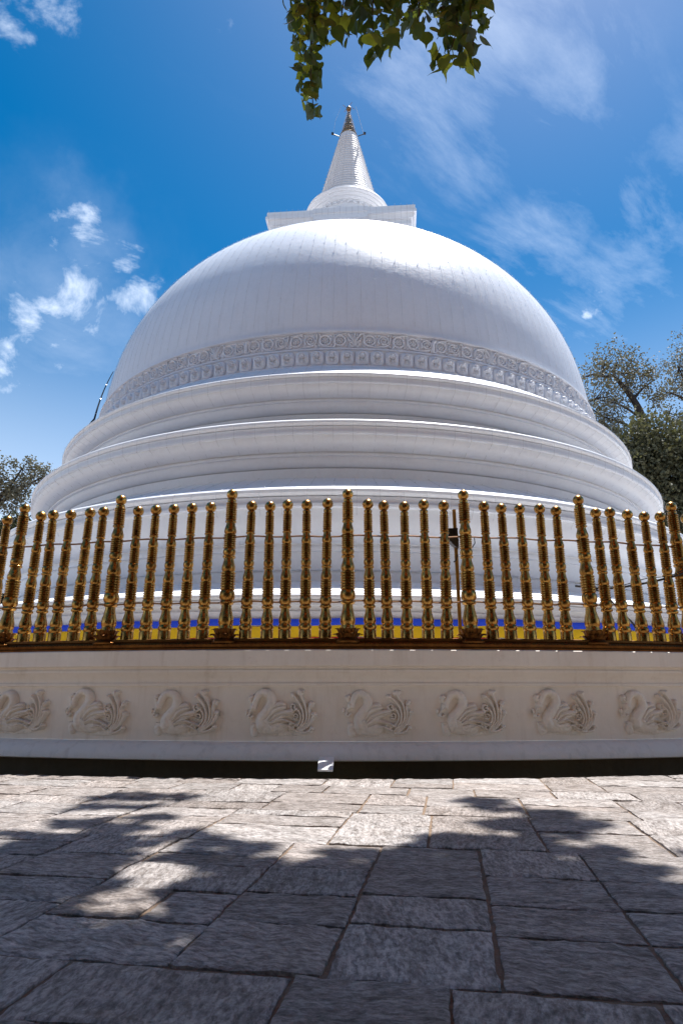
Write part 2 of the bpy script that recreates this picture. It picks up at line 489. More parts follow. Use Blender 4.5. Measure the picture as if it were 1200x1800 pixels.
# joint lines seen in the photograph fix the column borders near the camera
known = sorted([on_ground(x, y).dot(UX) for x, y in ((300, 1690), (590, 1665), (868, 1640), (1110, 1620))])
u = known[0]; left = []
while u > -6.3:
    u -= random.choice((0.42, 0.5, 0.58, 0.66)); left.append(u)
right = []; u = known[-1]
while u < 5.2:
    u += random.choice((0.36, 0.45, 0.52, 0.62)); right.append(u)
borders = left[::-1] + known + right
rows = [1.83]
while rows[-1] < 7.3: rows.append(rows[-1] + random.choice((0.30, 0.36, 0.42, 0.47)))
back = [1.83]
while back[-1] > -0.6: back.append(back[-1] - random.choice((0.30, 0.34, 0.40)))
rows = back[::-1][:-1] + rows
n_slab = 0
def new_borders():
    u_ = -6.6 + random.uniform(0, .5); out = [u_]
    while out[-1] < 5.4: out.append(out[-1] + random.choice((0.40, 0.48, 0.55, 0.62, 0.72)))
    return out
bands = []; r0 = 0
while r0 < len(rows) - 1:
    near_band = rows[r0] < 2.9 and rows[r0] > 0.9
    n_ = (sum(1 for r in rows[r0:] if r < 3.0) if near_band else random.choice((1, 2, 2, 3)))
    bands.append((r0, min(len(rows) - 1, r0 + max(1, n_)), borders if near_band else new_borders())); r0 = bands[-1][1]
for ra, rb, bd_ in bands:
  for ci in range(len(bd_) - 1):
    u0, u1 = bd_[ci], bd_[ci + 1]
    js = 0.0 if random.random() < .55 else random.uniform(-.09, .09)
    cuts = [rows[ra]] + [rows[k] + js + random.uniform(-0.01, 0.01) for k in range(ra + 1, rb)] + [rows[rb]]
    for ri in range(len(cuts) - 1):
        v0, v1 = cuts[ri], cuts[ri + 1]
        w = u1 - u0
        c = UX * ((u0 + u1) / 2) + VX * ((v0 + v1) / 2)
        if abs(c.x) > 4.7 or c.y < 0.55: continue
        if math.hypot(c.x, c.y - D) < R_PAVE - 0.35: continue
        if w > 0.55 and random.random() < 0.12:
            m_ = u0 + w * random.uniform(0.35, 0.65)
            parts_ = [(u0, m_, v0, v1), (m_, u1, v0, v1)]
        elif v1 - v0 > 0.4 and random.random() < 0.10:
            m_ = v0 + (v1 - v0) * random.uniform(.35, .65)
            parts_ = [(u0, u1, v0, m_), (u0, u1, m_, v1)]
        else:
            parts_ = [(u0, u1, v0, v1)]
        for a in parts_:
            if slab(*a): n_slab += 1
print('slabs', n_slab)

# ------------------------------------------------------------------ relief (height field) meshes
class Relief:
    def __init__(s, w, h, nx, ny):
        s.w, s.h, s.nx, s.ny = w, h, nx, ny
        s.X, s.Y = np.meshgrid(np.linspace(0, w, nx), np.linspace(0, h, ny))
        s.H = np.zeros_like(s.X)
    def stroke(s, pts, r0, r1, h0, h1=None, k=8, power=0.5):
        P = crom(pts, k) if len(pts) > 1 else np.array(pts, float)
        h1 = h0 if h1 is None else h1
        n = len(P)
        for i, (px, py) in enumerate(P):
            t = i / max(1, n - 1); r = r0 + (r1 - r0) * t; hh = h0 + (h1 - h0) * t
            d2 = ((s.X - px) ** 2 + (s.Y - py) ** 2) / (r * r)
            s.H = np.maximum(s.H, hh * np.clip(1 - d2, 0, 1) ** power)
    def ell(s, cx, cy, rx, ry, h, ang=0.0, power=0.5):
        ca, sa = math.cos(ang), math.sin(ang)
        x = (s.X - cx) * ca + (s.Y - cy) * sa; y = -(s.X - cx) * sa + (s.Y - cy) * ca
        s.H = np.maximum(s.H, h * np.clip(1 - (x / rx) ** 2 - (y / ry) ** 2, 0, 1) ** power)
    def groove(s, pts, r, depth, k=8):
        P = crom(pts, k) if len(pts) > 1 else np.array(pts, float)
        g = np.zeros_like(s.H)
        for px, py in P:
            d2 = ((s.X - px) ** 2 + (s.Y - py) ** 2) / (r * r)
            g = np.maximum(g, np.clip(1 - d2, 0, 1))
        s.H = np.where(s.H > 0, np.maximum(s.H - depth * g, 0.02 * s.H), s.H)
    def ring(s, cx, cy, r, wd, h):
        d = np.abs(np.hypot(s.X - cx, s.Y - cy) - r) / wd
        s.H = np.maximum(s.H, h * np.clip(1 - d * d, 0, 1) ** .5)
    def spiral(s, cx, cy, r0, turns, a0, wd, h, sgn=1):
        pts = []
        for i in range(int(14 * turns) + 1):
            a = a0 + sgn * i / 14 * 2 * PI; r = r0 * (1 - 0.86 * i / (14 * turns))
            pts.append((cx + r * math.cos(a), cy + r * math.sin(a)))
        s.stroke(pts, wd, wd * 0.7, h, h, 3)
    def mesh(s, name, mat, scale, flipz=True, cx=None, full=False):
        """relief on the XZ plane facing -Y; picture y runs down"""
        cx = s.w / 2 if cx is None else cx
        keep = s.H > (1e-9 if not full else -1)
        f = []
        q = keep[:-1, :-1] | keep[1:, :-1] | keep[:-1, 1:] | keep[1:, 1:]
        idx = np.arange(s.nx * s.ny).reshape(s.ny, s.nx)
        jj, ii = np.nonzero(q)
        faces = np.stack([idx[jj, ii], idx[jj + 1, ii], idx[jj + 1, ii + 1], idx[jj, ii + 1]], -1)
        used = np.unique(faces); remap = np.full(s.nx * s.ny, -1); remap[used] = np.arange(len(used))
        Hn = np.where(keep, s.H, -3.0)
        V = np.stack([(s.X - cx) * scale, -Hn * scale, (s.h / 2 - s.Y) * scale], -1).reshape(-1, 3)[used]
        return mesh_np(name, V, remap[faces].astype(np.int32), True, None, (mat,))

def swan_relief(seed):
    R = Relief(450, 295, 136, 90); X0, Y0 = R.X.copy(), R.Y.copy()
    rr = random.Random(seed); a_, b_, c_, d_ = (rr.uniform(0, 6.28) for _ in range(4))
    R.X = X0 + 5 * np.sin(Y0 / 62 + a_) + 3.5 * np.sin(X0 / 45 + b_); R.Y = Y0 + 5 * np.sin(X0 / 80 + c_) + 3 * np.sin(Y0 / 40 + d_)      # unit = 1 px of the enlarged photograph, offset (35, 85)
    o = lambda *p: [(a - 35, b - 85) for a, b in p]
    S = R.stroke
    # low backing plate of leaves under the bird
    S(o((95, 340), (200, 352), (330, 352), (440, 335)), 20, 18, 8)
    # body and breast
    R.ell(205 - 35, 305 - 85, 100, 55, 34, 0.05)
    R.ell(150 - 35, 285 - 85, 48, 62, 36, 0.3)
    # wing
    S(o((175, 275), (215, 215), (262, 195)), 40, 34, 38)
    S(o((200, 285), (260, 240), (325, 225)), 34, 20, 36)
    R.groove(o((170, 262), (205, 212), (250, 190), (300, 186)), 6, 14)
    R.groove(o((185, 270), (225, 228), (275, 210), (312, 205)), 6, 14)
    R.groove(o((196, 280), (245, 246), (300, 236), (335, 232)), 6, 14)
    S(o((190, 290), (240, 272), (300, 282), (362, 308)), 9, 8, 40)
    R.groove(o((200, 302), (250, 288), (300, 298), (350, 322)), 6, 14)
    S(o((235, 318), (290, 306), (340, 330)), 8, 8, 36)
    # neck and head
    S(o((142, 300), (140, 265), (165, 232), (192, 200), (206, 165), (196, 128), (165, 110), (132, 118), (108, 150), (96, 185)), 38, 19, 40, 34)
    R.ell(92 - 35, 188 - 85, 24, 20, 40, 0.5)
    S(o((88, 192), (72, 210), (60, 222)), 13, 7, 34, 20)
    S(o((78, 152), (70, 140), (84, 132)), 15, 13, 26)
    S(o((62, 232), (56, 246), (70, 252), (84, 240)), 10, 9, 28)
    S(o((48, 212), (44, 228)), 9, 8, 22)
    # tail plumes
    pl = [(((352, 335), (392, 290), (402, 240), (390, 190), (362, 150), (338, 132)), 9, 17),
          (((364, 338), (412, 285), (424, 230), (416, 175), (390, 130), (382, 112)), 9, 22),
          (((372, 340), (424, 290), (442, 240), (440, 200), (452, 178)), 9, 18),
          (((374, 342), (420, 312), (450, 270), (466, 232)), 10, 20),
          (((360, 344), (400, 346), (432, 336), (452, 318)), 9, 16),
          (((330, 318), (372, 290), (384, 250), (372, 215), (345, 196)), 8, 10)]
    for p, r, kn in pl:
        S(o(*p), r, r * 1.1, 30, 34)
        x, y = o(p[-1])[0]; R.ell(x, y, kn, kn * .85, 36, 0.6)
    R.ell(400 - 35, 105 - 85, 16, 11, 26); R.ell(458 - 35, 166 - 85, 18, 10, 26, .2); R.ell(335 - 35, 125 - 85, 18, 10, 26)
    R.spiral(342 - 35, 192 - 85, 24, 1.3, 0.4, 8, 34)
    R.spiral(350 - 35, 247 - 85, 20, 1.3, 2.2, 7, 32, -1)
    R.spiral(318 - 35, 315 - 85, 17, 1.2, 4.0, 7, 30)
    R.spiral(392 - 35, 318 - 85, 15, 1.2, 1.0, 6, 30)
    # rock and foot at the left
    S(o((95, 345), (88, 318), (104, 305)), 26, 18, 20); S(o((76, 294), (98, 292)), 8, 7, 20); S(o((80, 304), (98, 303)), 5, 5, 18)
    R.groove(o((120, 350), (180, 358), (240, 360)), 4, 6)
    # chisel unevenness
    nz = rng.normal(size=R.H.shape); 
    for _ in range(2): nz = (nz + np.roll(nz, 1, 0) + np.roll(nz, 1, 1) + np.roll(nz, -1, 0) + np.roll(nz, -1, 1)) / 5
    R.H = np.where(R.H > 0, np.maximum(R.H + nz * 3.2, 0.2), 0)
    R.X, R.Y = X0, Y0
    return R.mesh('swan_relief', M['wall'], 0.00150)

# ------------------------------------------------------------------ boundary wall with swans
R_W = 14.27                     # frieze plane
wall = thing('boundary_wall', 'long curved cream retaining wall carved with swans, carrying the golden railing', 'wall', AX)
cap = [(13.99, 1.072), (14.05, 1.088), (14.345, 1.092), (14.36, 1.082), (14.362, 0.945), (14.352, 0.936), (14.318, 0.934), (14.318, 0.914)]
obj('coping', ring_mesh('coping', kp(cap), M['wall'], 320), wall)
band = [(14.318, 0.9135), (14.335, 0.905), (14.335, 0.885)] + [(14.335 - 0.05 * math.sin(t * PI / 2), 0.885 - 0.098 * t) for t in (0.2, 0.4, 0.6, 0.8, 1.0)] + [(14.30, 0.785), (14.30, 0.762), (R_W, 0.757)]
obj('moulding', ring_mesh('moulding', kp(band), M['wall'], 320), wall)
obj('frieze', ring_mesh('frieze', kp([(R_W, 0.7565), (R_W, 0.50), (R_W, 0.268)]), M['wall'], 320), wall)
curb = [(R_W, 0.2675), (14.285, 0.262), (14.32, 0.256), (14.37, 0.232), (14.41, 0.198), (14.438, 0.155), (14.442, 0.120), (14.43, 0.112), (14.31, 0.108)]
obj('curb', ring_mesh('curb', kp(curb), M['curb'], 320), wall)
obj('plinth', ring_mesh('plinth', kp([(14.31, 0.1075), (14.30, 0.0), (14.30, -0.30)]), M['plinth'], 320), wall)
swan_me = [swan_relief(k) for k in range(5)]
def ring_angle(x, y, R):
    """angle on the ring of radius R (0 = nearest the camera) hit by photo column x near row y"""
    r = ray(x, y); dx, dy = r.x / r.y, 1.0
    a = dx * dx + 1; b = -2 * D; c = D * D - R * R
    t = (-b - math.sqrt(b * b - 4 * a * c)) / (2 * a)
    return math.atan2(dx * t, D - t)
R_W = kr(R_W)
sw_px = [38, 172, 326, 494, 663, 829, 991, 1141]
sw_a = [ring_angle(x, 1253, R_W) for x in sw_px]
step = (sw_a[5] - sw_a[2]) / 3
sw_a = [sw_a[0] - step * k for k in range(5, 0, -1)] + sw_a + [sw_a[-1] + step * k for k in range(1, 6)]
for k_, a in enumerate(sw_a):
    obj('swan', swan_me[(k_ * 2) % 5], wall, (R_W * math.sin(a), -R_W * math.cos(a) + 0.004, kz(0.512)), (0, random.uniform(-.012, .012), a), (KW * random.uniform(.97, 1.03), KW * random.uniform(.9, 1.15), KW * random.uniform(.97, 1.02)))

# ------------------------------------------------------------------ golden railing
R_F = kr(14.26)
rail = thing('railing', 'golden railing of turned balusters with ball tops standing on the curved wall', 'railing', AX)
def ribs(z0, z1, n, r, amp):
    out = []
    for i in range(n):
        a = z0 + (z1 - z0) * i / n; h = (z1 - z0) / n
        out += [(r - amp, a + h * .02), (r, a + h * .3), (r, a + h * .65), (r - amp, a + h * .96)]
    return out
def bell(z0, z1, rb, rt):
    # swelling low, neck high
    ks = ((0, .86), (.08, .97), (.22, 1.0), (.4, .95), (.62, .80), (.85, .68), (1.0, .66))
    return [(rt + (rb - rt) * (k - .66) / .34, z0 + (z1 - z0) * t) for t, k in ks]
def ball(zc, r, n=7, a0=-1.25):
    return [(max(0.0005, r * math.cos(a0 + (PI / 2 - a0) * i / n)), zc + r * math.sin(a0 + (PI / 2 - a0) * i / n)) for i in range(n + 1)]
def baluster_profile(tall):
    # heights measured from the photograph as fractions of the member
    if tall:
        k, H, R0 = 1.0, 1.50, 0.064
        p = [(R0 * 1.25, 0.0), (R0 * 1.3, 0.05), (R0 * 1.05, 0.13)]
        p += bell(.14, .335, R0 * 1.16, R0 * .78)
        p += [(R0 * .98, .342), (R0 * 1.12, .358), (R0 * 1.0, .374), (R0 * .92, .38), (R0 * 1.14, .40), (R0 * 1.2, .43), (R0 * 1.12, .465), (R0 * .98, .478)]
        p += ribs(.48, .665, 7, R0 * 1.13, .012)
        p += bell(.672, .80, R0 * 1.08, R0 * .78)
        p += [(R0 * .98, .806), (R0 * 1.02, .82), (R0 * .86, .832), (R0 * .98, .85), (R0 * 1.0, .875), (R0 * .9, .895)]
        p += ribs(.90, 1.05, 7, R0 * .97, .011)
        p += bell(1.056, 1.17, R0 * .97, R0 * .70)
        p += [(R0 * .88, 1.176), (R0 * .9, 1.186), (R0 * .78, 1.196)]
        p += ribs(1.20, 1.385, 8, R0 * .88, .010)
        p += [(R0 * .66, 1.392), (R0 * .72, 1.402), (R0 * .72, 1.414), (R0 * .55, 1.424)]
        return p, 1.472, 0.056
    R0 = 0.0545
    p = [(R0 * 1.12, 0.0), (R0 * 1.10, .085), (R0 * 1.04, .092), (R0 * 1.14, .10), (R0 * 1.2, .12), (R0 * 1.12, .142), (R0 * .98, .15)]
    p += bell(.152, .295, R0 * 1.12, R0 * .76)
    p += [(R0 * .94, .30), (R0 * 1.08, .315), (R0 * .96, .33), (R0 * .86, .335), (R0 * 1.05, .352), (R0 * 1.1, .375), (R0 * 1.02, .40), (R0 * .92, .41)]
    p += ribs(.412, .575, 7, R0 * 1.04, .0105)
    p += bell(.58, .69, R0 * 1.0, R0 * .74)
    p += [(R0 * .90, .696), (R0 * .94, .71), (R0 * .78, .72), (R0 * .93, .74), (R0 * .95, .765), (R0 * .84, .785)]
    p += ribs(.79, .945, 7, R0 * .92, .0095)
    p += bell(.95, 1.055, R0 * .93, R0 * .66)
    p += [(R0 * .82, 1.06), (R0 * .86, 1.07), (R0 * .72, 1.08)]
    p += ribs(1.083, 1.255, 9, R0 * .82, .008)
    p += [(R0 * .68, 1.262), (R0 * .76, 1.275), (R0 * .74, 1.29), (R0 * .55, 1.30)]
    return p, 1.352, 0.057
pr, zc_, rb_ = baluster_profile(False)
bal_me = MB().lathe(pr, 20).mesh('baluster', M['brass'], True, 50)
bal_fin = MB().lathe(ball(zc_, rb_), 20).mesh('finial', M['brass'], True, 60)
pr, zc_, rb_ = baluster_profile(True)
post_me = MB().lathe(pr, 24).mesh('post', M['brass'], True, 50)
post_fin = MB().lathe(ball(zc_, rb_ * 1.02), 24).mesh('finial', M['brass'], True, 60)
def lotus_mesh():
    mb = MB()
    for layer, (n, r0, r1, hh, wd) in enumerate(((9, .078, .128, .135, .052), (10, .075, .150, .085, .056))):
        for i in range(n):
            a = 2 * PI * (i + layer * .5) / n - PI / 2
            vs = []; fs = []; L = 6; W = 4
            for j in range(L + 1):
                t = j / L
                r = r0 + (r1 - r0) * (t ** 1.6) ; z = hh * math.sin(t * PI * .5) + (-.012 if t == 1 else 0)
                w = wd * math.sin(PI * min(1.0, 0.18 + t * .80)) ** .8
                for q in range(W + 1):
                    s = (q / W - .5) * 2
                    rr = r - 0.016 * s * s + .006 * math.cos(s * 9) * (1 if layer else .5) * t
                    aa = a + s * w / max(r, .03)
                    vs.append((rr * math.cos(aa), rr * math.sin(aa), z))
            for j in range(L):
                for q in range(W):
                    k = j * (W + 1) + q; fs.append((k, k + 1, k + W + 2, k + W + 1))
            mb.add(vs, fs)
    mb.lathe([(.12, -.004), (.125, .012), (.08, .05)], 20)
    return mb.mesh('lotus_base', M['brass_dark'], True, 60)
lotus_me = lotus_mesh()
posts_px = [10, 190, 396, 611, 827, 1042, 1212]
bal_px = [43, 71, 97, 130, 158, 224, 256, 289, 323, 356, 431, 469, 500, 536, 571, 650, 681, 715, 752, 785, 865, 897, 931, 965, 995, 1070, 1097, 1128, 1157, 1185]
post_a = [ring_angle(x, 1112, R_F) for x in posts_px]
bal_a = [ring_angle(x, 1112, R_F) for x in bal_px]
bay = (post_a[4] - post_a[2]) / 2
for sgn, start in ((-1, post_a[0]), (1, post_a[-1])):
    for k in range(4):
        s0 = start + sgn * bay * k
        for i in range(5): bal_a.append(s0 + sgn * bay * (i + 1) / 6 + random.uniform(-.0012, .0012))
        post_a.append(s0 + sgn * bay)
Z_RAIL = kz(1.20)
for a in bal_a:
    o = obj('baluster', bal_me, rail, (R_F * math.sin(a), -R_F * math.cos(a), Z_RAIL - .012), (random.gauss(0, .008), random.gauss(0, .009), random.uniform(0, 6.28)), (KW, KW, KW * random.uniform(.99, 1.008)))
    obj('finial', bal_fin, o)
for a in post_a:
    o = obj('post', post_me, rail, (R_F * math.sin(a), -R_F * math.cos(a), Z_RAIL - .01), (random.gauss(0, .004), random.gauss(0, .005), a), (KW, KW, KW * random.uniform(.995, 1.005)))
    obj('finial', post_fin, o)
    obj('lotus_base', lotus_me, o, (0, -0.02, -.035), (0, 0, 0), (1, 1, 1.05))
a_lo, a_hi = min(post_a) - .01, max(post_a) + .01
def arc_pts(R, z, a0, a1, n, f=None):
    return [(R * math.sin(a), -R * math.cos(a), z + (f(a) if f else 0)) for a in np.linspace(a0, a1, n)]
for zz in (kz(2.215), kz(1.555)):
    me = MB().tube(arc_pts(R_F, zz, a_lo, a_hi, 220, lambda a: 0.006 * math.sin(a * 150) + .004 * math.sin(a * 67)), 0.0095, 6).mesh('tie_rod', M['wire'])
    obj('tie_rod', me, rail)
def sweep(prof, a0, a1, n):
    """prof: (radius, z) outer outline swept round the axis on the camera side"""
    return MB().lathe(prof, n, (0, 0, 0), a0 - PI / 2, a1 - PI / 2)
pr = [(R_F - .07 * KW, kz(1.09)), (R_F + .075 * KW, kz(1.0925)), (R_F + .078 * KW, kz(1.108)), (R_F + .06 * KW, kz(1.116)), (R_F + .066 * KW, kz(1.128)), (R_F + .07 * KW, kz(1.145)), (R_F + .062 * KW, kz(1.162)), (R_F + .055 * KW, kz(1.168)), (R_F + .066 * KW, kz(1.176)), (R_F + .064 * KW, kz(1.195)), (R_F + .05 * KW, kz(1.2)), (R_F - .06 * KW, kz(1.2)), (R_F - .07 * KW, kz(1.09))]
obj('base_rail', sweep(pr, a_lo, a_hi, 240).mesh('base_rail', M['brass_dark'], True, 35), rail)
# beading along the base rail
bd = MB()
for a in np.arange(a_lo, a_hi, 0.0026):
    bd.octa(((R_F + .071) * math.sin(a), -(R_F + .071) * math.cos(a), kz(1.146)), .011)
tag(obj('beading', bd.mesh('beading', M['brass_dark'], True, 80), rail), kind='stuff')

# ------------------------------------------------------------------ the stupa
stupa = thing('stupa', 'huge white domed stupa with ringed base, carved frieze and tall spire', 'stupa', AX, (0, math.radians(0.5), 0))
def ovolo(r0, z0, r1, z1, n=8):
    """convex curve from (r0,z0) at the top, turning under to (r1,z1)"""
    return [(r1 + (r0 - r1) * math.cos(t * PI / 2) ** .9, z0 + (z1 - z0) * math.sin(t * PI / 2)) for t in [i / n for i in range(n + 1)]]
def cove(r0, z0, r1, z1, n=6):
    return [(r1 + (r0 - r1) * (1 - math.sin(t * PI / 2)), z0 + (z1 - z0) * (1 - math.cos(t * PI / 2))) for t in [i / n for i in range(n + 1)]]
def bead(r, zt, zb, inn=.05, n=5):
    h = (zt - zb) / 2; m = (zt + zb) / 2
    return [(r - inn + inn * math.sin(PI * i / n), m + h * math.cos(PI * i / n)) for i in range(n + 1)]
SEG = 288
def tier(prof): return ring_mesh('tier', prof, M['white'], SEG, 28)
t1 = [(8.05, 7.60), (8.20, 7.545), (8.30, 7.50), (8.84, 7.035)] + bead(8.94, 7.03, 6.925, .07) + [(8.90, 6.915), (8.90, 6.825), (8.93, 6.82), (8.93, 6.79), (8.87, 6.782)] + ovolo(8.87, 6.775, 8.60, 6.595) + [(8.575, 6.592), (8.575, 6.57), (8.60, 6.568), (8.60, 6.53), (8.55, 6.52)] + ovolo(8.55, 6.515, 8.34, 6.36, 5) + [(8.32, 6.36), (8.32, 6.345), (8.36, 6.34), (8.30, 6.24)]
t2 = [(8.30, 6.26), (8.36, 6.235), (9.42, 5.70)] + bead(9.56, 5.70, 5.56, .09) + [(9.51, 5.55), (9.51, 5.44), (9.545, 5.435), (9.545, 5.395), (9.48, 5.385)] + ovolo(9.48, 5.375, 9.16, 5.175) + [(9.13, 5.172), (9.13, 5.145), (9.16, 5.142), (9.16, 5.10), (9.10, 5.09)] + ovolo(9.10, 5.085, 8.94, 4.92, 5) + [(8.915, 4.92), (8.915, 4.90), (8.96, 4.895), (8.90, 4.70)]
t3 = [(8.90, 4.72), (8.98, 4.69), (10.12, 4.12)] + bead(10.3, 4.10, 3.93, .12) + [(10.24, 3.92), (10.24, 3.79), (10.29, 3.785), (10.29, 3.73), (10.21, 3.72)] + ovolo(10.21, 3.71, 9.82, 3.20) + [(9.79, 3.196), (9.79, 3.14), (9.83, 3.135), (9.83, 3.06), (9.76, 3.05)] + ovolo(9.76, 3.04, 9.66, 2.74, 5) + [(9.64, 2.74), (9.64, 2.71), (9.70, 2.70), (9.66, 2.54)]
for p_ in (t1, t2, t3): obj('tier', tier(p_), stupa)
bs = [(9.60, 2.56), (9.70, 2.545), (11.50, 2.06)] + bead(11.6, 2.06, 1.96, .06) + [(11.57, 1.95), (11.57, 1.90), (11.47, 1.895), (11.47, 1.81), (11.52, 1.80), (11.52, 1.06)]
obj('platform', ring_mesh('platform', bs, M['white'], SEG, 28), stupa)
def dome_pt(t): return 8.04 * math.cos(t) ** 1.308, 7.3 + 8.816 * math.sin(t) ** 0.734
Z_FT = 8.50
def dome_r(z):
    s = max(0.0, (z - 7.3) / 8.816) ** (1 / 0.734)
    return 8.04 * math.cos(math.asin(min(1, s))) ** 1.308
dz = list(np.linspace(Z_FT, 13.5, 40)) + list(np.linspace(13.6, 16.05, 36))
dome_prof = [(dome_r(z), z) for z in dz]
obj('dome', ring_mesh('dome', dome_prof[::-1], M['dome'], 320, None), stupa)
# frieze drum with mouldings under the dome
fr = [(8.04, Z_FT + .004), (8.12, Z_FT + .02), (8.13, Z_FT - .03), (8.055, Z_FT - .05), (8.06, 8.06), (8.13, 8.05), (8.14, 8.015), (8.09, 8.005), (8.10, 7.60), (8.22, 7.57), (8.22, 7.53)]
obj('frieze_band', ring_mesh('frieze_band', fr, M['relief'], SEG, 30), stupa)

def petal_relief():
    R = Relief(100, 100, 44, 44)
    x = (R.X - 50) / 46; y = (R.Y - 50) / 47
    sup = (np.abs(x) ** 3.2 + np.abs(y) ** 3.2)
    R.H = np.where(sup < 1, 12 * np.clip(1 - sup, 0, 1) ** .35, 0)
    inner = ((np.abs((R.X - 50) / 32) ** 2.4 + np.abs((R.Y - 56) / 34) ** 2.4))
    R.H = np.where(inner < 1, np.minimum(R.H, 8 + 6 * inner), R.H)
    R.stroke([(26, 44), (34, 28), (50, 23), (66, 28), (74, 44)], 7, 7, 20)
    R.ell(50, 40, 20, 13, 26)
    R.ell(50, 52, 24, 5, 7, 0, .5)
    dip = np.clip(1 - ((R.X - 50) / 17) ** 2 - ((R.Y - 53) / 6) ** 2, 0, 1)
    R.H = R.H - 22 * np.sqrt(dip) * (R.H > 0); R.H = np.where(sup < 1, np.maximum(R.H, .5), 0)
    R.stroke([(50, 60), (50, 84)], 5, 4, 15)
    R.spiral(36, 72, 11, 1.1, 0, 4, 14); R.spiral(64, 72, 11, 1.1, PI, 4, 14, -1)
    return R.mesh('petal_tile', M['relief'], 0.00385)
petal_me = petal_relief()
N_P = 154
for k in range(-33, 34):
    a = 2 * PI * k / N_P
    obj('petal_tile', petal_me, stupa, (8.105 * math.sin(a), -8.105 * math.cos(a), 7.805), (0, 0, a), (.86, 1.6, 1.0))

def scroll_relief(kind):
    R = Relief(100, 120, 50, 58)
    sg = 1 if kind in (0, 2) else -1
    if kind < 2:          # wave scroll with a rosette
        R.ring(50, 60, 37, 6.5, 13)
        R.stroke([(4, 8 if sg > 0 else 112), (16, 22 if sg > 0 else 98), (18, 60), (30, 92 if sg > 0 else 28), (60, 104 if sg > 0 else 16), (97, 112 if sg > 0 else 8)], 6, 6, 15)
        for i in range(8):
            q = 2 * PI * i / 8
            R.ell(50 + 17 * math.cos(q), 60 + 17 * math.sin(q), 9, 5.5, 13, q)
        R.ell(50, 60, 8, 8, 17)
        for q in (0.7, 2.3, 4.0, 5.5):
            R.ell(50 + 54 * math.cos(q), 60 + 54 * math.sin(q), 11, 6, 10, q + 1.2)
    elif kind == 2:       # tight volute
        R.spiral(50, 60, 38, 2.1, 2.6, 6.5, 15)
        R.stroke([(2, 112), (20, 106), (50, 100), (84, 80), (97, 12)], 6, 6, 14)
        R.ell(88, 100, 12, 7, 11, .6); R.ell(14, 18, 13, 7, 11, .6); R.ell(80, 16, 12, 6, 10, -.4)
    else:                 # palmette between two curls
        for s in (-1, 1):
            R.spiral(50 + s * 24, 92, 17, 1.4, PI / 2, 6, 15, s)
            R.stroke([(50 + s * 6, 104), (50 + s * 12, 60), (50 + s * 30, 26), (50 + s * 44, 10)], 6, 7, 14)
            R.stroke([(50 + s * 4, 104), (50 + s * 8, 60), (50 + s * 18, 14)], 5, 6, 13)
            R.stroke([(50 + s * 16, 70), (50 + s * 36, 58), (50 + s * 46, 40)], 5, 6, 12)
        R.stroke([(50, 106), (50, 60), (50, 12)], 5, 7, 15)
    return R.mesh('scroll', M['relief'], 0.00345)
scroll_me = [scroll_relief(k) for k in range(4)]
seq = [3, 0, 2, 1, 0, 2, 1, 2, 0, 1]
for k in range(-33, 34):
    a = 2 * PI * (k + .5) / N_P
    obj('scroll', scroll_me[seq[k % 10]], stupa, (8.062 * math.sin(a), -8.062 * math.cos(a), 8.262), (0, 0, a), (.96, 1.25, .97))
# horse-head bosses that break the scroll at long intervals
boss = Relief(60, 120, 30, 56)
boss.stroke([(22, 100), (24, 60), (28, 30), (40, 18)], 14, 12, 30); boss.ell(40, 22, 16, 11, 34, -.5); boss.stroke([(20, 90), (14, 50), (22, 18)], 6, 6, 22)
boss_me = boss.mesh('boss', M['relief'], 0.0031)
for k in (-30, -18, -7, 6, 17, 29):
    a = 2 * PI * k / N_P
    obj('boss', boss_me, stupa, (8.062 * math.sin(a), -8.062 * math.cos(a), 8.25), (0, 0, a))

# harmika: square box with cornice and recessed panels
har = bpy.data.objects.new('harmika', None); COL.objects.link(har); har.parent = stupa
har.location = (-.06, 0, 0); har.rotation_euler = (0, 0, math.radians(-4.6))
hb = MB()
for z0, z1, s0, s1 in ((14.6, 15.25, 2.42, 2.42), (15.25, 15.95, 2.30, 2.30), (15.95, 16.10, 2.34, 2.38), (16.10, 16.22, 2.40, 2.46), (16.22, 16.40, 2.44, 2.44), (16.40, 16.56, 2.50, 2.56), (16.56, 16.66, 2.62, 2.62), (16.66, 16.86, 2.58, 2.58)):
    hb.add([(-s0, -s0, z0), (s0, -s0, z0), (s0, s0, z0), (-s0, s0, z0), (-s1, -s1, z1), (s1, -s1, z1), (s1, s1, z1), (-s1, s1, z1)],
           [(0, 3, 2, 1), (4, 5, 6, 7), (0, 1, 5, 4), (1, 2, 6, 5), (2, 3, 7, 6), (3, 0, 4, 7)])
har_box = obj('box', hb.mesh('box', M['white'], False), har)
for fa in range(4):
    for px in (-1.62, 0.0, 1.62):
        pm = MB()
        w_, z0, z1 = (.62, 15.3, 15.9)
        for b_ in ((px, -2.31, z1, w_ * 2, .06, .07), (px, -2.31, z0, w_ * 2, .06, .07)):
            pm.box((b_[0], b_[1], b_[2]), (b_[3], b_[4], b_[5]))
        for s in (-1, 1): pm.box((px + s * (w_ - .04), -2.312, (z0 + z1) / 2), (.08, .056, z1 - z0 - .075))
        obj('panel_frame', pm.mesh('panel_frame', M['white'], False), har, (0, 0, 0), (0, 0, fa * PI / 2))
    cm = MB().box((0, -2.60, 16.76), (1.9, .10, .196)).box((0, -2.55, 16.50), (1.9, .16, .14))
    obj('cornice_block', cm.mesh('cornice_block', M['white'], False), har, (0, 0, 0), (0, 0, fa * PI / 2))
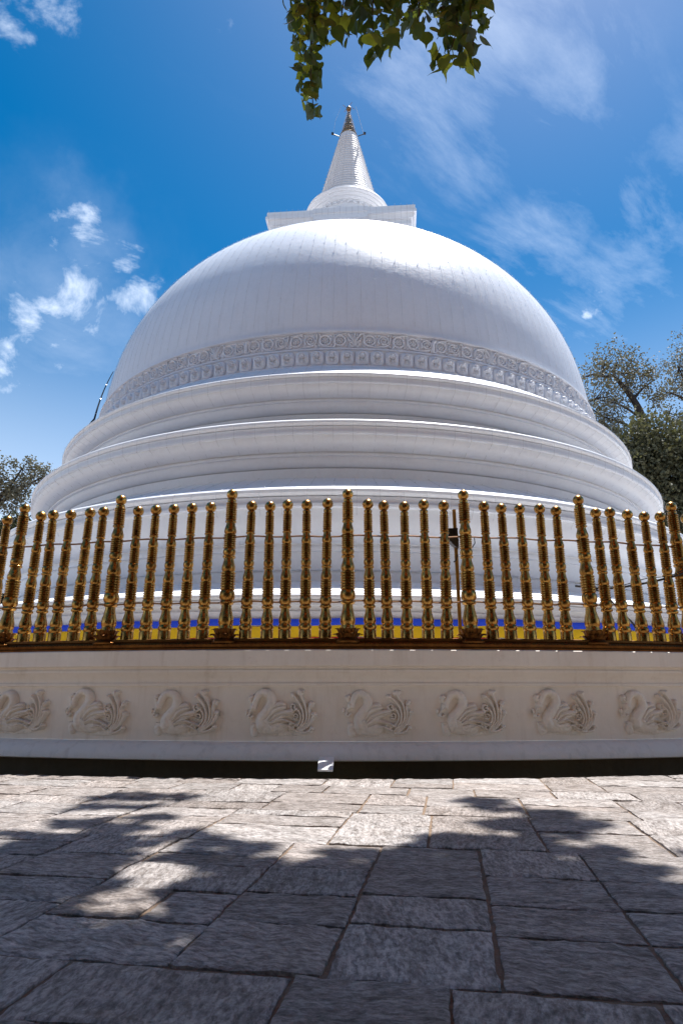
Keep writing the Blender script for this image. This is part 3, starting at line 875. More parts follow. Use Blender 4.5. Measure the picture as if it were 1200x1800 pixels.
# drum above the harmika
dr = [(1.30, 16.80), (1.30, 18.30), (1.28, 18.32), (1.28, 18.36), (1.36, 18.38), (1.36, 18.43), (1.46, 18.47), (1.46, 18.52), (1.56, 18.56), (1.56, 18.60), (1.64, 18.63), (1.67, 18.68), (1.64, 18.75), (1.5, 18.80), (1.42, 18.84), (1.38, 18.90)]
drum = obj('drum', ring_mesh('drum', dr[::-1], M['white'], 96, 30), stupa)
dent = MB().box((0, -1.335, 18.33), (.10, .08, .06)).mesh('dentil', M['white'], False)
for i in range(36):
    obj('dentil', dent, drum, (0, 0, 0), (0, 0, 2 * PI * i / 36))
fig = Relief(80, 100, 30, 36)
fig.stroke([(40, 90), (40, 50), (40, 34)], 14, 10, 16); fig.ell(40, 18, 9, 11, 16); fig.stroke([(40, 45), (20, 55), (14, 30)], 6, 5, 12); fig.stroke([(40, 45), (60, 58), (66, 34)], 6, 5, 12)
fig_me = fig.mesh('deity_relief', M['relief'], .010)
for i in range(12):
    a = 2 * PI * (i + .5) / 12
    obj('deity_relief', fig_me, drum, (1.295 * math.sin(a), -1.295 * math.cos(a), 17.7), (0, 0, a))
# ringed spire
sp = []
NR = 25
for i in range(NR):
    t = i / NR; z0 = 18.88 + (22.55 - 18.88) * t; z1 = 18.88 + (22.55 - 18.88) * (i + 1) / NR
    r = 1.24 + (.36 - 1.24) * (t ** .94)
    h = z1 - z0
    sp += [(r - .05, z0), (r + .01, z0 + h * .28), (r + .03, z0 + h * .55), (r + .012, z0 + h * .82), (r - .05, z0 + h * .95)]
sp += [(.36, 22.55), (.36, 22.75), (.30, 22.80)]
spire = obj('spire', ring_mesh('spire', sp[::-1], M['white'], 48, 50), stupa)
pn = [(.44, 22.74), (.46, 22.80), (.40, 22.86), (.35, 22.88), (.36, 22.98), (.31, 23.02), (.27, 23.06), (.29, 23.16), (.24, 23.22), (.22, 23.30), (.23, 23.38), (.17, 23.46), (.15, 23.60), (.16, 23.68), (.10, 23.80), (.08, 23.95), (.04, 24.05), (.03, 24.2)]
pn = [(r * .80, z) for r, z in pn]
pin = obj('pinnacle', ring_mesh('pinnacle', pn[::-1], M['gold'], 28, 30), stupa)
gm = MB()
for zz, rr, n in ((22.84, .33, 16), (23.02, .26, 14), (23.2, .21, 12), (23.42, .16, 10)):
    for i in range(n):
        a = 2 * PI * i / n; gm.octa((rr * math.cos(a), rr * math.sin(a), zz), .035)
obj('gilt_stud', gm.mesh('gilt_stud', M['gold'], False), pin)['kind'] = 'stuff'
fm = MB().lathe([(.02, 24.15), (.08, 24.2), (.11, 24.28), (.09, 24.36), (.02, 24.42)][::-1], 10)
for a in (0.4, 2.3, 3.6, 5.2):
    fm.tube([(0, 0, 24.3), (.16 * math.cos(a), .16 * math.sin(a), 24.38 + .06 * math.sin(a * 3)), (.28 * math.cos(a), .28 * math.sin(a), 24.37)], .009, 5)
obj('finial', fm.mesh('finial', M['gold']), pin)
am = MB()
for s, z_ in ((-1, 22.72), (1, 22.74)):
    am.tube([(s * .38, -.1, z_), (s * .66, -.16, z_ + .06)], .02, 6); am.box((s * .66, -.17, z_ + .07), (.09, .07, .08), .3)
obj('lamp_bracket', am.mesh('lamp_bracket', M['lamp']), stupa)
obj('stay_wire', MB().tube([(.62, -.15, 22.8), (.50, -.1, 23.4), (.30, -.05, 24.36)], .007, 4).mesh('stay_wire', M['bulb']), stupa)
obj('stay_wire', MB().tube([(-.62, -.15, 22.76), (-.56, -.1, 23.5), (-.32, -.05, 24.36)], .004, 4).mesh('stay_wire', M['bulb']), stupa)

# strings of small lamps laid over the dome and hung over the tiers
def string_mesh(name, pts, every, r=0.007, br=0.022, seed=0):
    rr = random.Random(seed)
    mb = MB().tube(pts, r, 3, False)
    cable = mesh_np(name, mb.v, mb.f, True, None, (M['string'],))
    me = MB(); me.v, me.f = list(mb.v), list(mb.f); ncab = len(me.f)
    acc = rr.uniform(0, every); prev = Vector(pts[0])
    for p in pts[1:]:
        p = Vector(p); seg = p - prev; L = seg.length; n = Vector((0, -1, .4)).normalized()
        while acc < L:
            me.octa(prev + seg * (acc / L) + n * .015, br); acc += every * rr.uniform(.8, 1.2)
        acc -= L; prev = p
    m2 = mesh_np(name, me.v, me.f, True, None, (M['string'], M['bulb']))
    idx = np.zeros(len(m2.polygons), np.int32); idx[ncab:] = 1
    m2.polygons.foreach_set('material_index', idx)
    bpy.data.meshes.remove(cable)
    return m2
def prof_at(prof, off): return [(0, -(r + off), z) for r, z in prof]
dp = [(0, -(r + .02), z + .008) for r, z in dome_prof[::2] if z > 8.6]
dstr = [string_mesh('lamp_string', dp, .62, .0021, .011, s) for s in range(4)]
ST = math.radians(2.25)
for k in range(-30, 31):
    obj('lamp_string', dstr[k % 4], stupa, (0, 0, 0), (0, 0, k * ST + random.uniform(-.003, .003)))
def hang(r_in, z_in, r_lip, z_lip, r_end, z_end):
    return [(0, -(r_in), z_in), (0, -(r_lip - .1), z_lip + .06), (0, -(r_lip + .022), z_lip - .02), (0, -(r_lip + .02), z_lip - .16), (0, -(r_lip - .01), z_lip - .28), (0, -r_end, z_end)]
hs_ = [hang(8.36, 7.49, 8.95, 6.98, 8.66, 6.56), hang(8.42, 6.24, 9.57, 5.63, 9.2, 5.12), hang(9.02, 4.71, 10.31, 4.02, 9.86, 3.10)]
for ti, pts in enumerate(hs_):
    mm = []
    for s in range(3):
        q = [Vector(p) for p in pts]
        cut = [0.0, .1, .22][s]
        q[-1] = q[-1].lerp(q[-2], cut)
        m_ = string_mesh('lamp_string', q, .62, .0024, .011, s + 10 * ti)
        mm.append(m_)
    for k in range(-27, 28):
        obj('lamp_string', mm[k % 3], stupa, (0, 0, 0), (0, 0, (k + .4) * ST * (1.02 if ti else 1.0) + random.uniform(-.004, .004)))
# lamp strings on the harmika and the spire
hstr = string_mesh('lamp_string', [(0, -2.66, 16.87), (0, -2.655, 16.60), (0, -2.55, 16.42), (0, -2.5, 15.2)], .3, .004, .012, 5)
for i in range(25):
    obj('lamp_string', hstr, har, (-2.5 + 5.0 * i / 24, 0, 0))
cstr = string_mesh('lamp_string', [(0, -1.29, 18.92), (0, -1.09, 19.7), (0, -.85, 20.7), (0, -.40, 22.6), (0, -.30, 23.0), (0, -.05, 24.1)], .16, .003, .018, 6)
for i in range(20):
    obj('lamp_string', cstr, spire, (0, 0, 0), (0, 0, 2 * PI * i / 20 + .1))

# ------------------------------------------------------------------ flag cloth round the platform
cloth = thing('flag_cloth', 'blue, yellow and red striped cloth wrapped round the foot of the stupa behind the railing', 'cloth', AX)
def cloth_ring(name, z0, z1, mat, out, seedk):
    n = 720; vs = []; rows_ = 5
    for j in range(rows_):
        t = j / (rows_ - 1)
        for i in range(n):
            a = 2 * PI * i / n
            r = 11.545 + out + 0.020 * math.sin(a * 61 + seedk) * t + 0.016 * math.sin(a * 143 + 1.7) + .012 * math.sin(PI * t)
            z = z0 + (z1 - z0) * t + .010 * math.sin(a * 37 + seedk) * (1 if j in (0, rows_ - 1) else .8)
            vs.append((r * math.sin(a), -r * math.cos(a), z))
    fs = [(j * n + i, j * n + (i + 1) % n, (j + 1) * n + (i + 1) % n, (j + 1) * n + i) for j in range(rows_ - 1) for i in range(n)]
    obj(name, mesh_np(name, vs, fs, True, None, (mat,)), cloth)
cloth_ring('blue_stripe', 1.70, 1.605, M['blue'], .03, 0.3)
cloth_ring('yellow_stripe', 1.60, 1.44, M['yellow'], .012, 1.3)
cloth_ring('red_stripe', 1.435, 1.32, M['red'], .012, 2.3)

# ------------------------------------------------------------------ small things
fl = thing('floodlight', 'black floodlight on a slim ochre pole beside a railing post', 'floodlight', at(809, 1120, 6.75))
b0 = fl.location.copy()
top = at(801, 896, 6.75) - b0
pm = MB().box((0, 0, top.z / 2 - .08), (.035, .035, top.z + .16))
obj('pole', pm.mesh('pole', M['pole'], False), fl)
c_ = at(796, 946, 6.73) - b0
lm = MB()
hw, hd = .048, .07
lm.add([(-hw - .02, -hd, .11), (hw, -hd, .11), (hw, hd, .11), (-hw - .02, hd, .11), (-hw - .03, -hd, -.03), (hw + .01, -hd, -.03), (hw + .01, hd, -.03), (-hw - .03, hd, -.03), (.02, -hd * .8, -.13), (hw + .01, -hd * .8, -.14), (hw + .01, hd * .8, -.14), (.02, hd * .8, -.13)],
       [(0, 3, 2, 1), (0, 1, 5, 4), (1, 2, 6, 5), (2, 3, 7, 6), (3, 0, 4, 7), (4, 5, 9, 8), (5, 6, 10, 9), (6, 7, 11, 10), (7, 4, 8, 11), (8, 9, 10, 11)])
for i in range(5): lm.box((-hw + .002 + i * .022, -hd - .006, .06), (.006, .014, .09))
hd_ = obj('housing', lm.mesh('housing', M['lamp'], False), fl, c_, (0, 0, 0), (.85, .85, .85))
obj('bracket', MB().box((.0, 0, .125), (.13, .03, .015)).box((.055, 0, .06), (.015, .03, .15)).mesh('bracket', M['lamp'], False), hd_)
q0 = at(803, 975, 6.70) - b0
obj('lead', MB().tube([q0, at(801, 985, 6.70) - b0, at(797, 988, 6.69) - b0], .007, 5).mesh('lead', M['cable']), fl)
obj('lead', MB().tube([at(833, 945, 6.73) - b0, at(834, 955, 6.73) - b0, at(829, 963, 6.73) - b0, at(822, 965, 6.73) - b0], .006, 5).mesh('lead', M['cable']), fl)

pc = [at(x, y, d_) for x, y, d_ in ((1010, 1030, 7.3), (1044, 1034, 7.25), (1075, 1034, 7.2), (1107, 1030, 7.1), (1138, 1024, 7.0), (1165, 1018, 6.95), (1195, 1009, 6.9), (1235, 992, 6.8), (1290, 968, 6.7))]
pc = [tuple(p) for p in crom(pc, 5)]
cb = thing('power_cable', 'sagging black cable strung behind the right end of the railing', 'cable', pc[0])
obj('strand', MB().tube([Vector(p) - cb.location for p in pc], .013, 6).mesh('strand', M['cable']), cb)
obj('strand', MB().tube([Vector(p) + Vector((0, 0, .035 + .015 * math.sin(i * .4))) - cb.location for i, p in enumerate(pc)], .006, 5).mesh('strand', M['cable']), cb)
pc = [tuple(p) for p in crom([at(x, y, d_) for x, y, d_ in ((1044, 1036, 7.25), (1060, 1043, 7.22), (1075, 1058, 7.2), (1090, 1075, 7.15), (1104, 1088, 7.12), (1114, 1100, 7.1), (1120, 1118, 7.1), (1122, 1136, 7.1))], 4)]
obj('loose_end', MB().tube([Vector(p) - cb.location for p in pc], .011, 6).mesh('loose_end', M['cable']), cb)

dcp = []
for z in np.linspace(7.6, 10.4, 16):
    a = math.radians(-64 + (z - 7.6) * -1.6); r = (dome_r(z) if z > Z_FT else 8.10) + .20 - .05 * (z - 7.6)
    dcp.append((r * math.sin(a), -r * math.cos(a), z))
dc = thing('dark_cable', 'dark stay cable with white clips running down the left flank of the dome', 'cable', AX)
obj('cable', MB().tube(dcp, [.035 - .0016 * i for i in range(16)], 6).mesh('cable', M['cable']), dc)
for i in (3, 6, 9, 12):
    obj('clip', MB().octa(dcp[i], .035).mesh('clip', M['bulb'], False), dc)

sp0 = on_ground(573, 1350, .085)
spd = thing('drain_spout', 'small white drain spout set in the dark foot of the wall', 'spout', (sp0.x * 1.05, 6.30, .045))
spm = MB()
spm.add([(-.066, .10, .075), (.064, .10, .072), (.066, -.44, .062), (-.068, -.44, .064), (-.066, -.58, .020), (.064, -.58, .018),
         (-.066, .10, .04), (.064, .10, .04), (.064, -.58, .004), (-.066, -.58, .006)],
        [(0, 3, 2, 1), (3, 4, 5, 2), (6, 7, 8, 9), (0, 1, 7, 6), (1, 2, 5, 8, 7), (5, 4, 9, 8), (4, 3, 0, 6, 9)])
obj('channel', spm.mesh('channel', M['spout'], False), spd)
# ------------------------------------------------------------------ trees
def limb_mesh(name, paths, mat, seg=7):
    mb = MB()
    for pts, r0, r1 in paths:
        P = [Vector(p) for p in crom(pts, 5)] if len(pts) > 2 else [Vector(p) for p in pts]
        n = len(P)
        mb.tube(P, [r0 + (r1 - r0) * (i / (n - 1)) ** .8 for i in range(n)], seg)
    return mb.mesh(name, mat, True, 60)
LEAF_V = np.array([(0, .04, 0), (.20, -.03, -.03), (.42, .08, -.07), (.50, .28, -.09), (.43, .52, -.09), (.24, .76, -.06), (.09, .93, -.05), (0, 1.22, -.10), (-.09, .93, -.05), (-.24, .76, -.06), (-.43, .52, -.09), (-.50, .28, -.09), (-.42, .08, -.07), (-.20, -.03, -.03), (0, .45, .02)], float)
LEAF_F = np.array([(14, i, (i + 1) % 14) for i in range(14)])
LOW_V = np.array([(0, .02, 0), (.46, .2, -.07), (.40, .55, -.08), (0, 1.12, -.08), (-.40, .55, -.08), (-.46, .2, -.07)], float)
LOW_F = np.array([(0, 1, 2), (0, 2, 3), (0, 3, 4), (0, 4, 5)])
QUAD_V = np.array([(-.35, 0, 0), (.35, .1, .05), (.2, 1.0, 0), (-.3, .9, .08)], float)
QUAD_F = np.array([(0, 1, 2, 3)])
def rand_rot(n, tip=(0, 0, -1), spread=0.6):
    """n rotation matrices whose local +Y follows 'tip' with scatter; leaf normal otherwise free"""
    y = np.array(tip, float) + rng.normal(size=(n, 3)) * spread
    y /= np.linalg.norm(y, axis=1, keepdims=True)
    r = rng.normal(size=(n, 3)); x = np.cross(y, r); x /= np.linalg.norm(x, axis=1, keepdims=True)
    z = np.cross(x, y)
    return np.stack([x, y, z], -1)
def flat_rot(n, spread=.4):
    z = np.array((0, 0, 1.0)) + rng.normal(size=(n, 3)) * spread
    z /= np.linalg.norm(z, axis=1, keepdims=True)
    r = rng.normal(size=(n, 3)); x = np.cross(r, z); x /= np.linalg.norm(x, axis=1, keepdims=True)
    y = np.cross(z, x)
    return np.stack([x, y, z], -1)
def foliage_mesh(name, centres, sizes, tv, tf, mat, tip=(0, 0, -1), spread=.6, flat=False):
    n = len(centres)
    R = flat_rot(n, spread) if flat else rand_rot(n, tip, spread)
    V = np.einsum('nij,kj->nki', R, tv) * np.asarray(sizes)[:, None, None] + np.asarray(centres)[:, None, :]
    k = len(tv)
    Fc = (tf[None] + (np.arange(n) * k)[:, None, None]).reshape(-1, tf.shape[1])
    return mesh_np(name, V.reshape(-1, 3), Fc.astype(np.int32), False, None, (mat,))

# the sacred fig whose twigs hang into the top of the picture; its trunk stands behind the camera
fig_base = Vector((3.4, -4.2, -.03))
ft = thing('fig_tree', 'overhanging fig tree with heart-shaped leaves drooping in from above', 'tree', fig_base)
W = lambda *ps: [Vector(p) - fig_base for p in ps]
obj('trunk', limb_mesh('trunk', [(W((3.4, -4.2, -.2), (3.3, -4.1, 1.5), (3.0, -3.8, 3.6), (2.7, -3.2, 5.6)), .55, .34)], M['bark'], 12), ft)
hang_roots = [at(548, -60, 3.9), at(650, -70, 3.95), at(800, -60, 3.9)]
branches = [(W((2.7, -3.2, 5.5), (1.9, -1.2, 7.2), (1.0, 1.2, 7.8), (.5, 3.2, 7.7)), .26, .05),
            (W((2.7, -3.2, 5.5), (.6, -2.4, 7.6), (-1.6, -.6, 9.4), (-1.8, 3.0, 11.5), (-.6, 6.0, 13.2)), .25, .05),
            (W((2.7, -3.2, 5.5), (3.6, -1.4, 8.0), (4.0, 1.6, 10.8), (4.2, 5.0, 12.9), (4.3, 7.2, 13.8)), .26, .05),
            (W((2.7, -3.2, 5.5), (2.4, -5.0, 8.0), (1.5, -7.5, 10.0)), .25, .06),
            (W((2.7, -3.2, 5.5), (5.0, -4.0, 7.4), (7.4, -4.0, 8.6)), .22, .05),
            (W((1.2, 0.6, 7.75), (.2, 1.9, 7.3), (-.3, 3.4, 6.8)), .07, .02),
            (W((1.2, 0.6, 7.75), (1.2, 2.2, 7.3), (1.0, 3.5, 6.7)), .07, .02)]
for k, br in enumerate(branches): obj('limb', limb_mesh('limb', [br], M['bark'], 8), ft)
# twigs that hang into view
tw = [((560, -120, 4.0), (556, -20, 3.95), (549, 60, 3.9), (546, 120, 3.88), (550, 185, 3.86)), ((600, -110, 4.05), (604, -10, 4.0), (596, 50, 3.95)), ((660, -110, 4.1), (655, 0, 4.0), (655, 80, 3.95)),
      ((720, -110, 4.1), (735, -10, 4.0), (735, 55, 3.95)), ((800, -110, 4.0), (803, 0, 3.95), (800, 60, 3.9), (782, 110, 3.88)), ((830, -90, 4.0), (826, 20, 3.93), (832, 85, 3.9))]
for p in tw: obj('twig', limb_mesh('twig', [([at(*q) - fig_base for q in p], .012, .004)], M['bark'], 5), ft)
# leaves seen one by one: (px x, y, spread x, y, how many)
spots = [(525, 22, 26, 26, 28), (515, 62, 14, 26, 9), (555, 30, 26, 30, 22), (537, 80, 22, 28, 32), (563, 75, 20, 26, 16), (543, 130, 19, 26, 27), (548, 168, 16, 20, 18), (553, 200, 15, 12, 8),
         (600, 35, 30, 34, 16), (640, 40, 30, 36, 14), (665, 82, 20, 20, 9), (655, 100, 16, 10, 5), (690, 40, 30, 26, 8), (738, 40, 30, 26, 10), (780, 40, 28, 30, 12), (820, 30, 26, 32, 14), (800, 82, 26, 24, 18), (830, 75, 14, 22, 8), (775, 112, 14, 16, 10), (815, 112, 16, 14, 10)]
leaf_meshes = []; backlit_meshes = []
for k in range(5):
    v = LEAF_V.copy(); v[:, 2] *= random.uniform(.6, 2.2); v[:, 0] *= random.uniform(.85, 1.05); v[:, 2] -= random.uniform(0, .16) * v[:, 1] ** 2
    v[:, 1] -= .05
    backlit_meshes.append(mesh_np('leaf', v, LEAF_F.astype(np.int32), True, None, (M['bodhi_backlit'],)))
    leaf_meshes.append(mesh_np('leaf', v, LEAF_F.astype(np.int32), True, None, (M['bodhi'],)))
n_leaf = 0
for x, y, sx, sy, n in spots:
    for _ in range(n):
        cg = lambda: max(-1.6, min(1.6, random.gauss(0, 1)))
        px = x + cg() * sx * .62; py = y - 10 + cg() * sy * .62
        dd = random.gauss(3.92, .14)
        p = at(px, py, dd)
        s = random.uniform(.082, .122) * (0.92 if x < 575 else 1.2)
        R = rand_rot(1, (0, -.1, -1), .42)[0]
        # leaf blades tend to face the open side
        p_backlit = (.30 if x < 610 else (.45 if (x, y) == (775, 112) else .12))  # share of leaves given the backlit colour
        o = obj('leaf', random.choice(backlit_meshes if random.random() < p_backlit else leaf_meshes), ft, p - fig_base, Matrix(R.tolist()).to_euler(), (s, s, s)); n_leaf += 1
print('leaves', n_leaf)
# crown: clumps gathered where their shade falls
cl_pts = []; cl_sz = []
def in_view(p, m=6):
    q = to_px(p)
    return q is not None and -40 < q[0] < 1240 and -m < q[1] < 1850
def clump(gx, gy, rx, ry, n, Hj=1.0, size=(.12, .17)):
    """leaves whose shade falls in an ellipse on the paving"""
    c0 = Vector((gx, gy, 0))
    d0 = gy
    H = 5.6
    while True:
        p = c0 + Vector((SUN_X, SUN_Y, 1)) * H
        q = to_px(p)
        if q is None or q[1] < -55 or H > 15: break
        H += .3
    for _ in range(n):
        a = random.uniform(0, 2 * PI); rr = math.sqrt(random.random())
        h = H + random.uniform(0, Hj) + rr * .2
        p = Vector((gx + rx * rr * math.cos(a) + SUN_X * h, gy + ry * rr * math.sin(a) + SUN_Y * h, h))
        if in_view(p): continue
        cl_pts.append(tuple(p - fig_base)); cl_sz.append(random.uniform(*size))
def px_clump(x, y, rxpx, n, flat=.8, **k):
    g = on_ground(x, y); r = rxpx / F * (g.y * 1.02)
    clump(g.x, g.y, r, r * flat, n, **k)
# fringe of the shade, as it lies on the paving
for x, y, r, n in ((215, 1402, 55, 15), (290, 1400, 26, 6), (165, 1420, 38, 10), (250, 1416, 30, 7), (318, 1403, 14, 4), (150, 1448, 46, 13), (215, 1456, 40, 10), (270, 1438, 24, 6), (110, 1482, 70, 26), (215, 1482, 55, 16), (30, 1466, 22, 7), (330, 1466, 22, 6), (385, 1478, 24, 8), (440, 1490, 20, 6),
                   (90, 1510, 110, 80), (0, 1510, 60, 30), (425, 1520, 70, 24), (330, 1505, 30, 11), (560, 1535, 60, 34), (610, 1500, 26, 7),
                   (850, 1410, 40, 13), (880, 1420, 34, 9), (960, 1432, 44, 14), (1010, 1450, 42, 14), (900, 1450, 56, 22), (960, 1462, 50, 18), (780, 1472, 26, 7), (750, 1490, 34, 9), (900, 1490, 90, 50), (690, 1502, 36, 9), (1060, 1500, 40, 12), (1085, 1528, 50, 18), (1180, 1575, 60, 26),
                   (760, 1535, 100, 80), (910, 1530, 110, 90), (640, 1545, 46, 26), (60, 1555, 110, 90), (420, 1575, 110, 90), (1020, 1565, 100, 80), (700, 1600, 130, 120)):
    px_clump(x, y, r * .92, int(n * 2.6), Hj=.5)
gaps = [(210, 1552, 75), (300, 1532, 50), (545, 1545, 50), (875, 1608, 55), (1175, 1640, 70), (930, 1548, 30), (620, 1555, 40), (660, 1500, 28), (130, 1530, 30), (1190, 1540, 60), (690, 1690, 26)]
gg = [(on_ground(x, y), r / F * on_ground(x, y).y) for x, y, r in gaps]
# body of the crown
N_BODY = 27000
cnt = 0
while cnt < N_BODY:
    gx = random.uniform(-5.2, 4.2); gy = random.uniform(-6.5, 3.05)
    if cnt % 5 == 0: gx = random.uniform(-3, 2.6); gy = random.uniform(1.2, 2.5)
    if gy > 2.34 + .25 * math.sin(gx * 2.3) + .15 * math.sin(gx * 5.1 + 1): continue
    if gx > 1.55 + .2 * gy and gy > 1.6 + .3 * math.sin(gx * 4): continue
    if any((gx - g_.x) ** 2 + ((gy - g_.y) * .8) ** 2 < (r_ * .9) ** 2 for g_, r_ in gg): continue
    Hmin = 6.2 + max(0, gy + .5) * 1.5
    h = Hmin + random.random() ** 1.3 * 4.5
    p = Vector((gx + SUN_X * h, gy + SUN_Y * h, h))
    cnt += 1
    if in_view(p, 45): continue
    cl_pts.append(tuple(p - fig_base)); cl_sz.append(random.uniform(.15, .21))
top_pts = []; top_sz = []
for _ in range(760):
    px = random.uniform(500, 858); py = random.uniform(-70, 42) if random.random() < .62 else random.uniform(-70, 0)
    if px < 575 and random.random() < .45: continue
    p = at(px, py, random.uniform(3.85, 4.5))
    top_pts.append(tuple(p - fig_base)); top_sz.append(random.uniform(.09, .13))
tag(obj('foliage', foliage_mesh('foliage', np.array(top_pts), np.array(top_sz), LEAF_V, LEAF_F, M['bodhi'], (0, -.1, -1), .42), ft), kind='stuff')
fo = obj('foliage', foliage_mesh('foliage', np.array(cl_pts), np.array(cl_sz), LOW_V, LOW_F, M['bodhi_crown_fill'], spread=.45, flat=True), ft)
tag(fo, kind='stuff')
print('crown leaves', len(cl_pts))

def tree(name, label, base, trunk_pts, limbs, blobs, mat, bark, size, tip=(0, 0, -.3), shell=.55, group=None, r0=.3, dens=2.2):
    base = Vector(base)
    t = thing(name, label, 'tree', base, group=group)
    L = lambda ps: [Vector(p) - base for p in ps]
    obj('trunk', limb_mesh('trunk', [(L([base - Vector((0, 0, .3))] + [Vector(p) for p in trunk_pts]), r0, r0 * .35)], bark, 9), t)
    for pts, ra, rb in limbs:
        obj('branch', limb_mesh('branch', [(L(pts), ra, rb)], bark, 6), t)
    C = []; S = []
    paths = []
    for c, r, n in blobs:
        c = Vector(c)
        # sub clumps inside each blob make light and dark and leave gaps
        n = int(n * dens); m = max(6, n // 60)
        subs = []
        for _ in range(m):
            d = Vector(rng.normal(size=3)).normalized() * (r * (shell + (1 - shell) * random.random()))
            d.z *= .75
            subs.append((c + d, r * random.uniform(.16, .32)))
        for sc_, sr in subs:
            if random.random() < .6:
                mid = c.lerp(sc_, .5) + Vector(rng.normal(size=3)) * r * .08
                paths.append(([c - base, mid - base, sc_ - base], r * .016 + .01, .008))
            for _ in range(n // m):
                q = sc_ + Vector(np.clip(rng.normal(size=3), -1.7, 1.7)) * sr
                C.append(tuple(q - base)); S.append(size * random.uniform(.6, 1.25))
    if paths: tag(obj('twigs', limb_mesh('twigs', paths, bark, 4), t), kind='stuff')
    tag(obj('crown', foliage_mesh('crown', np.array(C), np.array(S), QUAD_V, QUAD_F, mat, tip, .9), t), kind='stuff')
    return t
def A(x, y, d): return at(x, y + 12, d)
# right: tall thin-leaved tree with a bent limb
d1 = 34
tree('airy_tree', 'tall airy tree with thin grey-brown foliage and a dark bent limb, right of the dome', (A(1165, 1000, d1).x, d1, 0),
     [A(1160, 930, d1), A(1150, 850, d1), A(1140, 790, d1)],
     [([A(1140, 790, d1), A(1128, 725, d1), A(1112, 690, d1), A(1090, 662, d1), A(1078, 645, d1), A(1084, 625, d1)], .30, .05), ([A(1078, 648, d1), A(1062, 650, d1), A(1040, 646, d1), A(1012, 658, d1)], .12, .03), ([A(1058, 648, d1), A(1060, 628, d1), A(1066, 612, d1)], .09, .02),
      ([A(1112, 690, d1), A(1130, 670, d1), A(1150, 655, d1)], .10, .03), ([A(1135, 760, d1), A(1100, 735, d1), A(1060, 720, d1), A(1030, 700, d1)], .12, .03), ([A(1140, 790, d1), A(1165, 745, d1), A(1180, 700, d1)], .12, .03), ([A(1128, 725, d1), A(1090, 700, d1), A(1050, 690, d1)], .09, .02)],
     [(A(1062, 630, d1), 1.5, 620), (A(1030, 650, d1), 1.3, 420), (A(1095, 645, d1), 1.5, 760), (A(1125, 650, d1), 1.2, 420), (A(1045, 690, d1), 1.6, 720), (A(1080, 690, d1), 1.2, 380), (A(1140, 690, d1), 1.1, 330), (A(1050, 735, d1), 1.5, 850), (A(1085, 745, d1), 1.5, 800), (A(1030, 770, d1), 1.6, 800)],
     M['leaf_a'], M['bark_dark'], .125, (0, 0, -.2), dens=1.35)
d2 = 31
tree('evergreen_tree', 'dense dark olive evergreen tree low at the right edge behind the stupa', (A(1180, 1100, d2).x, d2, 0),
     [A(1180, 1000, d2), A(1178, 900, d2), A(1170, 820, d2)], [([A(1175, 860, d2), A(1140, 800, d2)], .16, .05), ([A(1175, 860, d2), A(1210, 790, d2)], .16, .05)],
     [(A(1150, 760, d2), 1.7, 1500), (A(1120, 790, d2), 1.5, 1200), (A(1180, 790, d2), 1.9, 1700), (A(1140, 830, d2), 2.0, 1900), (A(1190, 850, d2), 2.0, 1900), (A(1150, 900, d2), 2.2, 1900), (A(1210, 920, d2), 2.2, 1700), (A(1175, 970, d2), 2.2, 1500), (A(1230, 820, d2), 2.0, 1400), (A(1215, 1020, d2), 2.2, 1300), (A(1100, 830, d2), 1.4, 900)],
     M['leaf_b'], M['bark_dark'], .17, dens=1.7)
d3 = 38
tree('bare_crowned_tree', 'thin purplish tree crown cut off by the right edge of the picture', (A(1240, 1000, d3).x, d3, 0),
     [A(1238, 900, d3), A(1232, 800, d3), A(1222, 720, d3)], [([A(1222, 720, d3), A(1200, 690, d3), A(1180, 680, d3), A(1165, 676, d3)], .14, .03), ([A(1222, 720, d3), A(1205, 665, d3), A(1190, 630, d3)], .12, .03), ([A(1222, 720, d3), A(1235, 640, d3), A(1240, 600, d3)], .12, .03)],
     [(A(1190, 640, d3), 1.7, 700), (A(1215, 610, d3), 1.8, 700), (A(1180, 680, d3), 1.3, 420), (A(1185, 715, d3), 1.3, 500), (A(1240, 640, d3), 2.0, 800), (A(1255, 720, d3), 2.0, 800), (A(1195, 745, d3), 1.2, 380)],
     M['leaf_a'], M['bark_dark'], .125, (0, 0, -.2), dens=1.35)
d4 = 30
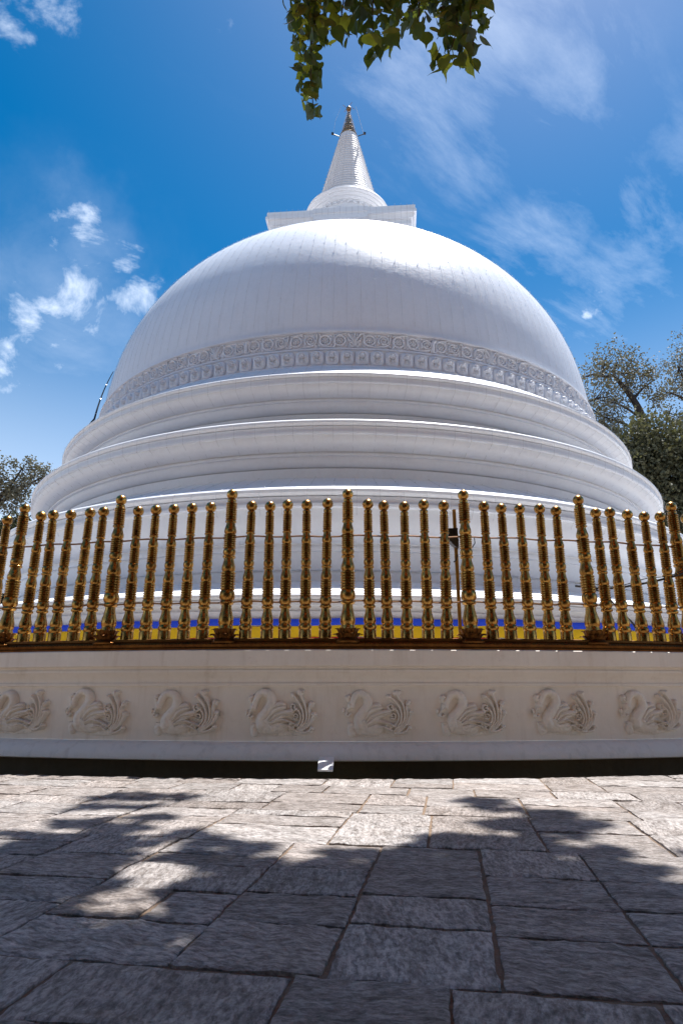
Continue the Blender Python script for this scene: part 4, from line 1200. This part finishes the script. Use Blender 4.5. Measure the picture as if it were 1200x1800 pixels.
tree('leafy_tree', 'small leafy tree against the sky at the left edge beyond the stupa', (at(-20, 1100, d4).x, d4, 0),
     [at(-15, 1000, d4), at(-8, 920, d4), at(0, 875, d4)], [([at(-4, 890, d4), at(20, 868, d4), at(45, 855, d4), at(75, 838, d4)], .12, .03), ([at(0, 875, d4), at(25, 845, d4), at(40, 822, d4)], .10, .03), ([at(-4, 890, d4), at(-30, 850, d4)], .12, .04)],
     [(at(40, 826, d4), .8, 420), (at(20, 845, d4), .9, 460), (at(62, 850, d4), .9, 480), (at(90, 832, d4), .6, 240), (at(35, 870, d4), .8, 420), (at(5, 862, d4), .8, 380), (at(-20, 830, d4), 1.1, 520), (at(20, 888, d4), .6, 220)],
     M['leaf_a'], M['bark_dark'], .11, dens=1.5)
d5 = 27
tree('dark_bush_tree', 'dark green bushy tree behind the leftmost balusters', (A(-30, 1120, d5).x, d5, 0),
     [A(-30, 1050, d5), A(-25, 980, d5), A(-15, 940, d5)], [([A(-25, 980, d5), A(10, 930, d5)], .08, .03)],
     [(A(18, 920, d5), .8, 700), (A(-15, 930, d5), 1.1, 900), (A(5, 960, d5), 1.0, 900), (A(-20, 1000, d5), 1.3, 1100), (A(0, 1050, d5), 1.2, 1000), (A(-30, 1090, d5), 1.3, 900)],
     M['leaf_c'], M['bark_dark'], .14)
# greenery of the compound behind the photographer; only the brass mirrors it
for bx, by, s, lab in ((-9, -9, 1.0, 'broad dark tree behind the photographer, left of the path'), (10, -8, 1.1, 'broad dark tree behind the photographer, right of the path'), (0.5, -15, 1.25, 'broad dark tree behind the photographer, straight back')):
    tree('shade_tree', lab, (bx, by, 0), [(bx, by, 3 * s), (bx + .4, by, 6 * s)], [],
         [((bx + dx * s, by + dy * s, z * s), 2.4 * s, 900) for dx, dy, z in ((0, 0, 8.5), (-2.6, .5, 6.5), (2.6, 0, 6.5), (0, 2, 6), (-2, 1, 3.6), (2, 1, 3.4), (0, 2, 3), (-4.4, 0, 4.5), (4.4, 0, 4.5), (-3.5, 1, 2), (3.5, 1, 2), (0, 2.5, 1.6))],
         M['leaf_c'], M['bark_dark'], .55, r0=.4)
